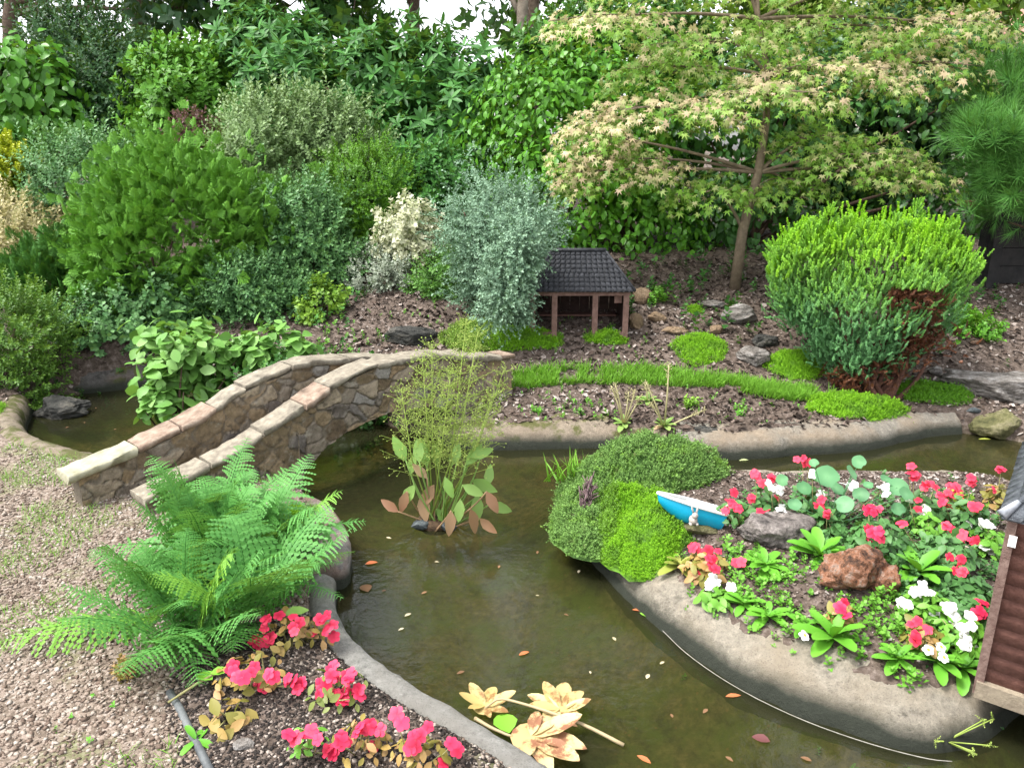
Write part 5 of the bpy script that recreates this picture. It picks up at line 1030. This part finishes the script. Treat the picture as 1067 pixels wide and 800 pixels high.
# island
g2 = 'red busy lizzies on the island'; g3 = 'white busy lizzies on the island'
isl = [
 ('red flowered plant touching the stern of the toy boat', (772, 545), .08, .10, L_IMP, 30, [(760, 522, 3), (770, 530, 3), (783, 520, 2), (792, 533, 2), (757, 532, 2), (765, 513, 1)]),
 ('tall red flowered plant behind the toy boat next to white flowers', (795, 540), .06, .14, L_IMP, 26, [(787, 494, 3), (793, 502, 3), (804, 498, 2), (810, 519, 1)]),
 ('single tall red bloom above the round blue green leaves', (840, 535), .05, .16, L_IMP, 18, [(837, 478, 3), (843, 482, 2)]),
 ('red flowered plant directly below the round blue green leaves', (862, 560), .06, .12, L_IMP, 30, [(857, 527, 3), (862, 534, 3)]),
 ('red plant with two stacked flower clusters behind the rusty rock', (912, 575), .08, .12, L_IMP, 60, [(905, 531, 4), (916, 530, 3), (910, 552, 4), (918, 560, 4), (908, 562, 2)]),
 ('red flowered plant right of the round leaves by the far rim', (958, 545), .08, .12, L_IMP, 50, [(948, 493, 3), (952, 498, 2), (967, 503, 4), (973, 508, 3), (957, 521, 2)]),
 ('red plant with the broadest cluster on the far side of the island', (1000, 548), .09, .12, L_IMP, 60, [(988, 513, 4), (998, 510, 4), (985, 524, 3), (1003, 518, 3), (1013, 500, 4), (1019, 527, 4)]),
 ('red flowered plant nearest the top of the model house roof', (1040, 530), .06, .12, L_AUT, 30, [(1043, 490, 3), (1036, 510, 1)]),
 ('red plant with two small clusters in the middle of the green bed', (985, 585), .08, .10, L_IMP, 70, [(987, 548, 3), (993, 552, 1), (1003, 559, 3), (1012, 563, 2), (940, 545, 1)]),
 ('red plant with a drooping pair of blooms right of the lime rosette', (995, 618), .08, .10, L_IMP, 80, [(990, 580, 3), (1000, 590, 3), (1004, 595, 2)]),
 ('red flowered plant touching the left wall of the model house', (1015, 655), .06, .10, L_IMP, 40, [(1026, 628, 3), (1022, 636, 3)]),
 ('red plant with orange leaves at the front right of the island', (960, 672), .05, .07, L_AUT, 30, [(955, 661, 3), (965, 656, 3), (950, 650, 1)]),
 ('red bloom between the two rocks and the front rosette', (876, 648), .04, .07, L_AUT, 16, [(877, 635, 3), (880, 628, 1)]),
 ('red plant with yellow leaves at the left end of the island', (735, 598), .07, .08, L_AUT, 40, [(725, 570, 3), (738, 573, 4), (744, 583, 4), (730, 598, 4), (741, 592, 2), (765, 603, 2)]),
]
for lab, b_, r_, h_, lm, nl, fl in isl: bedding('busy_lizzie', lab, b_, r_*1.15, h_, lm, int(nl*2.8), .036, fl, M_RED if R.random() < .75 else M_PINK, .0185, group=g2)
wh = [
 ('white flowered plant between the red blooms above the pitted rock', (812, 545), .05, .09, L_IMP, 22, [(803, 506, 4), (812, 512, 3), (812, 530, 3)]),
 ('white blooms half hidden among the round blue green leaves', (850, 545), .05, .12, L_IMP, 20, [(847, 495, 2), (856, 514, 2), (886, 507, 3), (922, 507, 3)]),
 ('white flowered plant under the broad red cluster', (965, 560), .06, .09, L_IMPB, 30, [(963, 530, 4), (968, 533, 2), (948, 522, 1)]),
 ('white flowered plant beside the roof corner of the model house', (1030, 575), .06, .10, L_IMPB, 40, [(1022, 547, 4), (1032, 548, 3), (1040, 566, 3), (1027, 579, 4)]),
 ('white flowered plant right of the rusty rock', (960, 640), .07, .09, L_IMPB, 50, [(957, 616, 4), (962, 610, 2), (945, 630, 3), (940, 635, 2), (975, 640, 3)]),
 ('large white flowered clump at the front right of the island', (995, 672), .08, .10, L_IMPB, 70, [(990, 640, 4), (998, 645, 4), (1003, 655, 4), (1008, 667, 3), (985, 632, 3), (1012, 672, 2)]),
 ('little white flowered plant in the front left corner of the island', (748, 628), .05, .05, L_IMPB, 30, [(746, 606, 3), (740, 612, 2), (762, 612, 1)]),
]
for lab, b_, r_, h_, lm, nl, fl in wh: bedding('busy_lizzie', lab, b_, r_*1.1, h_, lm, int(nl*2.3), .034, fl, M_WHITE, .0185, group=g3)
PRL = [leaf(.42, 1, .16, d, True, .14) for d in (.15, .3, .4)]
L_PRI = leafmat('primrose_leaf', (.06, .2, .015), (.13, .34, .03), tip=(.16, .38, .04), trans=.22, rough=.5)
def rosette(name, label, px, py, n, L, mat, el=(.15, 1.1), temps=PRL, cat='plant', flowers=(), group=None, single=False):
    c = at(px, py); root = thing(name, c, label, cat, group)
    for i in range(n):
        f = i/n; e = el[0]+(el[1]-el[0])*f+R.normal()*.1; a = i*2.4+R.normal()*.25; V = temps[i % len(temps)]; mb = MB(); s_ = L*(1.05-.35*f)*R.uniform(.85, 1.12)
        mb.add(rot(V.V, a, e)*s_+c+np.array([0, 0, .008+.01*f]), V.tri, V.quad, r=np.clip(.5+R.normal()*.25, 0, 1), t=V.t*.6); mb.build('leaf', mat, root)
    for (fx, fy_) in flowers:
        d = G(fx, fy_, c[2]+.055); nrm = unit(np.array([R.normal()*.2, -.5, .8])); fm = MB(); flower(fm, d, nrm, .017); o = fm.build('flower', M_WHITE, root); em = MB(); scatter(em, [CUP], [d+nrm*.003], [nrm], .022); em.build('eye', M_EYE, o)
    return root
g4 = 'primrose rosettes on the island'
rosette('primrose', 'large lime rosette above the left of the rusty rock', 853, 582, 17, .125, L_PRI, group=g4)
rosette('primrose', 'bright rosette with upright leaves at the right of the rusty rock', 955, 600, 12, .125, L_PRI, group=g4)
rosette('primrose', 'rosette with one tall paddle leaf at the front of the island', 867, 668, 11, .125, L_PRI, (.1, 1.3), group=g4)
rosette('primrose', 'low rosette left of the large lime rosette', 797, 592, 15, .09, L_PRI, (.1, .9), group=g4)
rosette('primrose', 'trailing rosette on the rim left of the front paddle leaf', 800, 645, 15, .08, L_PRI, (.05, .8), group=g4)
rosette('primrose', 'small flat rosette on the concrete rim near the left red flowers', 775, 632, 13, .075, L_PRI, (.05, .8), group=g4)
rosette('primrose', 'rosette with pale yellow eyed white flowers at the front rim', 975, 692, 13, .085, L_PRI, (.05, .9), flowers=[(967, 677), (980, 674), (983, 685)], group=g4)
rosette('primrose', 'rosette hanging over the rim below the orange leaves', 935, 690, 12, .085, L_PRI, (.05, .9), group=g4)
rosette('primrose', 'rosette squeezed between the rim and the model house', 1003, 700, 12, .08, L_PRI, (.05, .9), group=g4)
rosette('primrose', 'yellowing rosette at the left end of the island below the moss', 708, 592, 12, .085, leafmat('yellowing_leaf', (.16, .22, .03), (.32, .33, .07)), (.05, .8), flowers=[], group=g4)
rosette('primrose', 'rosette with a single small daisy like flower by the paddle leaf', 838, 655, 9, .07, L_PRI, (.05, .8), flowers=[(838, 662)], group=g4)
rosette('seedling', 'three leaved light green seedling on the gravel beside the dark edging', 205, 775, 4, .06, L_PRI, (.1, .6), cat='seedling')
# nasturtium: round leaves on stalks
def disc():
    th = np.arange(14)/14*6.283; rr = np.where(np.arange(14) == 10, .8, 1.)*(1+.03*np.sin(th*5)); V = np.vstack([[[0, 0, -.08]], np.c_[np.cos(th)*rr*.5, np.sin(th)*rr*.5, -.04+.03*np.sin(th*2)], np.c_[np.cos(th)*rr, np.sin(th)*rr, .05*np.sin(th*3)]])
    return T(V, tri=[[0, 1+i, 1+(i+1) % 14] for i in range(14)], quad=[[1+i, 15+i, 15+(i+1) % 14, 1+(i+1) % 14] for i in range(14)], t=np.r_[1, np.full(14, .3), np.zeros(14)])
DISC = [disc()]
nb = at(865, 550); na = thing('nasturtium', nb, 'plant with big round blue green leaves rising above the red flowers', 'plant')
L_NAS = leafmat('nasturtium_leaf', (.06, .17, .075), (.11, .25, .12), tip=(.15, .3, .15), trans=.2)
for (px, py, r_, z) in [(838, 508, .030, .31), (862, 496, .046, .33), (872, 508, .036, .31), (895, 481, .026, .36), (888, 492, .03, .32), (853, 525, .035, .27), (905, 505, .02, .3), (848, 482, .018, .36), (935, 507, .042, .29), (945, 515, .032, .28), (925, 500, .03, .3), (897, 515, .03, .27), (828, 525, .026, .26), (936, 530, .026, .25), (815, 500, .024, .3), (880, 525, .034, .25), (868, 540, .03, .23), (842, 545, .022, .22)]:
    d = ray(px, py); Y = nb[1]+R.uniform(-.06, .1); c = np.array([0, 0, H])+d*(Y/d[1]); mb = MB(); scatter(mb, DISC, [c], [[R.normal()*.3, -.55+R.normal()*.2, .8]], r_); mb.tube([nb+R.normal(size=3)*.01, (nb+c)/2+[.01, .02, 0], c-[0, 0, .003]], [.0025, .002, .0015], 5, r=.8); mb.build('leaf', L_NAS, na)
# ground level leaf clumps
def tuft(name, label, px, py, n, sp_, ls, mat, cat='plant', temps=SH_ROUND, z=0.):
    c = at(px, py); wide = sp_ > .055; P = np.c_[R.normal(size=(n, 2))*sp_*(1 if wide else .5), np.zeros(n)]+c; P[:, 2] = height(P[:, :2])+z; mb = MB()
    if not wide:
        for q in P: mb.tube([c-[0, 0, .01], (c+q)/2+[0, 0, .012], q], [.003, .002, .002], 4)
    scatter(mb, temps, P, np.c_[R.normal(size=(n, 2))*.4, np.ones(n)], ls*(1+R.uniform(-.3, .3, n))); o = mb.build('ground_cover' if wide else name, mat)
    if wide: o['kind'] = 'stuff'; return tag(o, 'patchy low leaves spreading between the larger plants', 'ground cover', 'ground cover patches')
    return tag(o, label, cat)
tuft('ground_plant', 'dark green leafy filler between the red flowers in the middle of the island', 945, 585, 150, .12, .055, L_IMP); tuft('ground_plant', 'leafy filler along the inner right of the island', 985, 640, 130, .10, .05, L_IMP); tuft('ground_plant', 'leafy filler behind the pitted rock', 850, 548, 80, .09, .05, L_IMP); tuft('ground_plant', 'x', 790, 600, 50, .09, .04, L_IMPB); tuft('ground_plant', 'x', 840, 640, 90, .12, .04, L_IMPB); tuft('ground_plant', 'x', 760, 590, 90, .10, .04, L_IMPB); tuft('ground_plant', 'x', 920, 660, 100, .11, .045, L_IMPB); tuft('ground_plant', 'x', 900, 545, 90, .14, .05, L_IMP); tuft('ground_plant', 'x', 1030, 600, 90, .12, .05, L_IMP); tuft('ground_plant', 'x', 990, 540, 90, .14, .05, L_IMP)
tuft('ground_plant', 'lime leaved plant in front of the white flowers by the roof corner', 1000, 545, 22, .04, .055, leafmat('lime_filler', (.14, .26, .02), (.25, .36, .04)), z=.06)
tuft('ground_plant', 'bright leafy weed right of the toy shelter', 683, 312, 26, .06, .075, L_IMPB); tuft('ground_plant', 'fresh green weed on the bare bank right of the bridge', 607, 428, 26, .08, .045, L_PRI); tuft('ground_plant', 'smaller weed next to the end pillar of the bridge', 560, 430, 12, .04, .04, L_PRI)
tuft('ground_plant', 'lime rosette on the bank left of the cypress moss', 718, 425, 16, .05, .07, leafmat('lime_rosette', (.14, .28, .03), (.27, .4, .07))); tuft('ground_plant', 'small weed at the water edge left of the pale bank', 770, 432, 12, .06, .045, L_PRI); tuft('ground_plant', 'leafy weed inside the toy shelter entrance', 637, 342, 8, .02, .035, L_PRI)
tuft('ground_plant', 'straggly weeds on the mulch below the toy shelter', 590, 366, 26, .18, .03, L_IMPB); tuft('ground_plant', 'green weed on the mulch at the far right of the shelter', 665, 372, 16, .10, .03, L_IMPB)
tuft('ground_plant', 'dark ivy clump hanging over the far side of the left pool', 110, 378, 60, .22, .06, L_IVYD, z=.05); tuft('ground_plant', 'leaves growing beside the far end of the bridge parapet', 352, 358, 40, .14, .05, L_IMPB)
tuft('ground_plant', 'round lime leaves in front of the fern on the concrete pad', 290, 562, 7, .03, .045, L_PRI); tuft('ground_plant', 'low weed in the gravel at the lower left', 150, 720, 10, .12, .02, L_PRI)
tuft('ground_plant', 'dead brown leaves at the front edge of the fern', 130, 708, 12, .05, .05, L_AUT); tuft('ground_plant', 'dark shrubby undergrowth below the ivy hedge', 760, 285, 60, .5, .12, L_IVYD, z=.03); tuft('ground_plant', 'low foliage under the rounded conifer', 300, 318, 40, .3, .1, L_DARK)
tuft('ground_plant', 'x', 390, 432, 90, .16, .07, L_IVYD, z=.03); tuft('ground_plant', 'x', 345, 425, 70, .16, .07, L_IVYD, z=.05)  # dark leaves added behind the bridge arch to darken its opening
tuft('ground_plant', 'x', 250, 335, 60, .3, .09, L_COT, z=.03); tuft('ground_plant', 'x', 300, 315, 50, .25, .10, L_COND, z=.03); tuft('ground_plant', 'x', 420, 325, 26, .3, .035, L_IMPB); tuft('ground_plant', 'x', 600, 372, 46, .35, .028, L_IMPB); tuft('ground_plant', 'x', 560, 420, 26, .15, .03, L_PRI); tuft('ground_plant', 'x', 800, 425, 30, .25, .03, L_IMPB); tuft('ground_plant', 'x', 500, 345, 40, .25, .035, L_IMPB)
tuft('ground_plant', 'x', 700, 300, 50, .3, .08, L_IVYD); tuft('ground_plant', 'x', 1000, 320, 40, .3, .08, L_IVYD)
# saxifrage-like plants with dead flower stalks on the bank
def stalks(label, px, py, tops, nleaf=10):
    root = rosette('stalked_plant', label, px, py, nleaf, .085, leafmat('pale_rosette', (.14, .24, .05), (.3, .36, .12), stops=[(0, (.12, .24, .04)), (.75, (.26, .36, .1)), (1, (.42, .26, .17))]), (.1, .9)); c = at(px, py)
    for (tx, ty) in tops:
        d = ray(tx, ty); e = np.array([0, 0, H])+d*((c[1]+.02)/d[1]); mb = MB(); mb.tube([c, (c+e)/2+[.004, 0, .004], e], [.006, .005, .003], 6, r=.6)
        for k in range(26):
            a = R.random(); q = c+(e-c)*(.7+.3*a); v = unit(R.normal(size=3)+[0, 0, .4])*.03*R.random(); mb.tube([q, q+v], [.0012, .001], 3, cap=False); ball(mb, q+v, .0035, 5)
        mb.build('flower_stalk', leafmat('dry_stalk', (.26, .24, .1), (.42, .38, .2), trans=.05) if 'dry_stalk' not in bpy.data.materials else bpy.data.materials['dry_stalk'], root)
stalks('pale rosette with upright dry flower stalks at the water edge', 650, 444, [(637, 402), (641, 400), (655, 408), (662, 406), (668, 412)]); stalks('rosette with one tall straight stalk and pinkish dead leaves', 692, 446, [(697, 380), (673, 398), (678, 420), (735, 427)], 12)
stalks('leafy green plant with short stalks behind the two stalked rosettes', 675, 420, [(672, 400)], 14)
# ================================================================== WATER PLANTAIN
pb = np.array(G(455, 548, 0)); wp = thing('water_plantain', pb, 'water plant with pale upright leaves and a cloud of tiny lime flowers', 'water plant')
L_WP = leafmat('plantain_leaf', (.18, .33, .06), (.36, .48, .16), trans=.4); L_WPD = leafmat('dead_plantain_leaf', (.22, .09, .06), (.42, .26, .16), stops=[(0, (.16, .06, .045)), (.5, (.4, .2, .11)), (1, (.58, .46, .28))], trans=.35)
def bigleaf(root, b, c, tipv, nrm, L, w, mat):
    mb = MB(); tp = leaf(w, 1, .10, .12, True, -.03); scatter(mb, [tp], [c], [nrm], L, ydir=tipv, rj=.3); t = np.linspace(0, 1, 7)[:, None]; m_ = (b+c)/2+np.array([(c-b)[0]*.25, 0, .02]); mb.tube(b*(1-t)**2+2*m_*t*(1-t)+c*t*t, np.linspace(.005, .003, 7), 6, r=.7); mb.build('leaf', mat, root)
WPL = [(423, 480, 0, 1, 0), (445, 486, .05, 1, 0), (437, 482, -.1, 1, 0), (476, 482, -.05, 1, 0), (485, 484, .15, 1, 0), (500, 478, .3, 1, 0), (508, 506, .9, .5, 0), (432, 505, -.5, -.6, 0), (464, 497, .1, -1, 0), (480, 520, .1, -1, 0), (452, 505, -.2, -1, 1), (497, 515, .25, -.9, 0), (490, 530, 0, -1, 1), (424, 512, -.3, -.7, 1), (507, 512, .5, -.7, 1), (415, 533, -1, -.1, 1), (500, 540, .7, -.4, 1), (445, 498, -.7, .3, 1), (492, 500, .5, .5, 0), (470, 486, .2, 1, 0), (456, 484, -.1, 1, 0), (490, 476, .1, 1, 0), (440, 515, -.3, -.8, 1), (470, 532, .1, -1, 1), (428, 494, -.2, .9, 0), (482, 505, .2, -.8, 0), (455, 530, -.1, -1, 0), (510, 525, .8, -.4, 0)]
mb = MB(); ball(mb, pb+[0, .02, .0], (.085, .07, .04), 16); V_ = mb.V[0]; mb.V[0] = pb+(V_-pb)*(.7+.7*fbm(V_, 30, 3, 2)[:, None]); mb.build('root_clump', solidmat('root_mat', (.03, .02, .012), (.13, .08, .045), 60, .9, 1.), wp)
for (px, py, tx, tz, dead_) in WPL:
    d = ray(px, py); Y = pb[1]+R.uniform(-.06, .06)-(.05 if tz < 0 else 0); c = np.array([0, 0, H])+d*(Y/d[1]); c[2] = max(c[2], .02)
    bigleaf(wp, pb+np.array([R.normal()*.03, R.normal()*.02, -.02]), c, np.array([tx, -.2, tz]), np.array([R.normal()*.35, -1, .35]), R.uniform(.085, .125), .46, L_WPD if dead_ else L_WP)
L_PAN = leafmat('panicle', (.28, .40, .06), (.5, .58, .16), trans=.35)
mb = MB(); fl = []
for (tx, ty, dx) in [(486, 332, 0), (450, 358, -.02), (525, 385, .03), (418, 405, -.03), (470, 385, .0), (498, 345, .04), (440, 372, 0), (515, 410, .03)]:
    d = ray(tx, ty); e = np.array([0, 0, H])+d*((pb[1]+R.uniform(-.05, .05))/d[1]); s0 = pb+np.array([R.normal()*.03, R.normal()*.03, 0]); mb.tube([s0, (s0+e)/2+[dx, 0, 0], e], [.004, .003, .0012], 6, r=.5)
    for lv in np.linspace(.38, .97, 9):
        q = s0*(1-lv)+e*lv+np.array([dx*2*lv*(1-lv), 0, 0]); Lb_ = .25*(1.1-lv)**.7
        for k in range(6):
            a = k*1.047+R.random()*.5; v = unit(np.array([math.cos(a), math.sin(a), .55+R.normal()*.15])); p1 = q+v*Lb_*R.uniform(.4, 1.15); mb.tube([q, p1], [.0012, .0007], 3, cap=False, r=.4)
            for z in range(5):
                f = R.uniform(.35, 1); o_ = q+(p1-q)*f; v2 = unit(R.normal(size=3)+[0, 0, .3])*R.uniform(.015, .045); mb.tube([o_, o_+v2], [.0007, .0005], 3, cap=False, r=.4); fl.append(o_+v2)
fl = np.array(fl); scatter(mb, [pebble(.9)], fl, np.tile([0, 0, 1.], (len(fl), 1)), R.uniform(.004, .0075, len(fl)), rj=.5); mb.build('panicle', L_PAN, wp)
# ================================================================== FALLEN LEAVES AND FLOATING THINGS
L_FAT = leafmat('fallen_yellow_leaf', (.42, .29, .09), (.58, .44, .2), trans=.2, stops=[(0, (.28, .16, .05)), (.25, (.46, .33, .11)), (1, (.62, .50, .25))]); L_FATB = leafmat('leaf_underside', (.36, .22, .09), (.56, .43, .2), tip=(.6, .48, .24), trans=.1)
blotch(L_FAT, 22, (.2, .09, .03), .5, .62); blotch(L_FATB, 18, (.2, .07, .04), .5, .6)
def palmate(label, px, py, Rr, mat, az, lobes, petiole, fan=5.2, z=.012):
    c = G(px, py, z); root = thing('fallen_leaf', c, label, 'fallen leaf', 'large yellow leaves floating in the pond'); mb = MB()
    for i in range(lobes):
        f = i/(lobes-1)-.5; a = az+f*fan; L = Rr*(1-.45*abs(f*2)**1.6)*R.uniform(.9, 1.08); tp = leaf(.42, 1, .18, R.uniform(-.25, .2), True, .05); V = rot(tp.V, a, R.uniform(.0, .22))*L; mb.add(V+c+[0, 0, .002*i], quad=tp.quad, r=np.clip(.55+R.normal()*.25, 0, 1), t=tp.t)
    th = np.arange(12)/12*6.283; mb.add(np.vstack([c+[0, 0, .012], c+np.c_[np.cos(th)*Rr*.34, np.sin(th)*Rr*.34, np.full(12, .008)]]), tri=[[0, 1+i, 1+(i+1) % 12] for i in range(12)], r=.5); mb.build('blade', mat, root)
    if petiole: q = np.array([G(x, y, zz) for x, y, zz in petiole]); t = np.linspace(0, 1, 16)*(len(q)-1); i = np.minimum(t.astype(int), len(q)-2); f = (t-i)[:, None]; p = q[i]*(1-f)+q[i+1]*f; p[1:-1] = (p[:-2]+p[1:-1]*2+p[2:])/4; mb = MB(); mb.tube(p, np.linspace(.003, .006, 16), 7); mb.build('petiole', leafmat('petiole', (.26, .19, .10), (.42, .34, .2), trans=.05) if 'petiole' not in bpy.data.materials else bpy.data.materials['petiole'], root)
palmate('left pale yellow lobed leaf in the water touching the kerb', 505, 738, .105, L_FAT, -.3, 7, [(505, 738, .02), (520, 726, .05), (560, 737, .05), (610, 755, .03), (650, 776, .01)], 5.0)
palmate('upper golden lobed leaf with brown blotches in the water', 583, 742, .125, L_FAT, .1, 8, [], 4.2)
palmate('lowest lobed leaf showing its reddish underside in the water', 553, 770, .17, L_FATB, -1.75, 7, [(553, 770, .02), (530, 766, .02), (510, 757, .015), (495, 748, .01)], 3.0, .016)
def floater(label, px, py, L, mat, w=.5, group=None, az=None, z=.004, name='floating_leaf'):
    c = G(px, py, z); mb = MB(); tp = leaf(w, 1, .12, .1, True, 0); mb.add(rot(tp.V-np.array([0, .5, 0]), R.uniform(0, 6.28) if az is None else az, .05)*L+c, quad=tp.quad, r=np.clip(.5+R.normal()*.3, 0, 1), t=tp.t); return tag(mb.build(name, mat), label, 'floating leaf', group)
M_OR = leafmat('orange_leaf', (.32, .07, .03), (.48, .16, .06), trans=.1); M_BRN = leafmat('brown_leaf', (.10, .05, .025), (.22, .12, .06), trans=.1); M_GRN = leafmat('green_leaf', (.16, .36, .03), (.22, .42, .05)); M_PALE = leafmat('pale_leaf', (.42, .36, .22), (.6, .52, .36))
floater('orange oval leaf floating right of the concrete pad', 387, 586, .05, M_OR, .55); floater('faint brown round leaf floating below the orange oval leaf', 381, 612, .06, M_BRN, .8); floater('bright green round leaf between the large yellow leaves', 526, 752, .085, M_GRN, .85, az=.3, z=.02)
floater('orange leaf floating in the middle of the open pond', 546, 680, .04, M_OR, .45, az=-1); floater('orange leaf floating beside the dark foot of the island rim', 764, 724, .05, M_OR, .35, az=-1.4); floater('green leaf floating near the lower right of the island rim', 920, 766, .055, M_GRN, .35, az=-1.5); floater('orange leaf beside the green leaf near the rim', 903, 762, .04, M_OR, .35, az=-1.1)
floater('orange brown leaf at the bottom edge right of the large leaves', 671, 790, .045, M_OR, .4, az=.8); floater('orange red leaf beside the narrow end of the island rim', 664, 635, .035, M_OR, .45, az=1.3); floater('green and orange leaf near the island rim', 671, 640, .035, M_GRN, .5); floater('dark red leaf floating alone at the lower right of the pond', 793, 769, .05, leafmat('dark_red_leaf', (.08, .025, .03), (.16, .06, .06)), .7)
floater('pale leaf floating in front of the pale far bank', 790, 465, .05, M_PALE, .5, az=1.3); floater('second pale leaf floating under the far bank', 775, 479, .05, leafmat('pale_green_leaf', (.28, .34, .14), (.4, .45, .22)), .5, az=1.6); floater('yellow green leaf against the mossy stream boulder', 1026, 457, .07, leafmat('yellow_leaf', (.3, .34, .05), (.42, .42, .1)), .35, az=1.5)
for (px, py) in [(425, 640), (418, 655), (442, 617), (590, 640), (603, 595), (520, 590), (560, 620), (675, 704), (690, 690), (615, 700), (480, 700), (700, 745), (640, 665), (735, 740), (455, 585), (760, 790), (405, 560), (70, 445), (88, 440), (120, 447), (100, 425), (400, 615), (840, 790), (598, 755), (560, 575)]:
    floater('tiny brown leaf scrap floating on the open pond water', px, py, R.uniform(.014, .03), M_BRN if R.random() < .6 else M_PALE, .5, group='leaf scraps on the pond', name='leaf_scrap')
floater('largest pale lime leaf lying above the coral flowers by the kerb', 309, 637, .075, leafmat('lime_big_leaf', (.22, .36, .08), (.3, .42, .12)), .75, az=-1.1, z=.22, name='broad_leaf')['category'] = 'leaf'
floater('left of two lime leaves lying between fern and coral flowers', 213, 704, .06, M_GRN, .75, az=1.1, z=.17, name='broad_leaf')['category'] = 'leaf'
floater('right of two lime leaves lying between fern and coral flowers', 229, 699, .05, M_GRN, .8, az=-1.2, z=.18, name='broad_leaf')['category'] = 'leaf'
# edging strip, twigs and a cord
mb = MB(); q = np.array([at(*a) for a in [(177, 722), (188, 740), (198, 762), (210, 785), (222, 810)]]); mb.tube(q+[0, 0, .004], [.011]*5, 8); tag(mb.build('edging_strip', solidmat('dark_plastic', (.05, .055, .06), (.14, .15, .15), 12, .6, .3)), 'dark grey garden edging strip between gravel and the near flower bed', 'edging strip')
mb = MB(); q = np.array([at(*a) for a in [(176, 738), (205, 724), (232, 712), (250, 703)]]); mb.tube(q+[[0, 0, .02], [0, 0, .035], [0, 0, .045], [0, 0, .05]], [.003, .004, .004, .003], 6); tag(mb.build('twig', L_STALK), 'pale dry twig lying across the dark edging strip', 'twig')
mb = MB(); q = pxpath([(690, 655), (715, 680), (765, 714), (830, 746), (900, 771), (965, 788), (990, 790)], .012); q = np.array(q)
mb.tube(np.c_[q[:, 0], q[:, 1]-.01, np.full(len(q), .012)], .0013, 5); tag(mb.build('cord', solidmat('pale_cord', (.2, .19, .16), (.36, .34, .3), 30)), 'thin pale cord along the foot of the island rim', 'cord')
mb = MB(); q = G(985, 772, .02)
for k in range(5): e = q+np.array([R.uniform(-.1, .12), R.uniform(-.1, .05), R.uniform(.02, .09)]); mb.tube([q+[.06, -.05, 0], q, e], [.003, .0025, .0015], 5); scatter(mb, SPRIG, [e]*3, R.normal(size=(3, 3)), .02)
tag(mb.build('water_weed', L_PAN), 'pale green straggling weed floating below the model house', 'water weed')
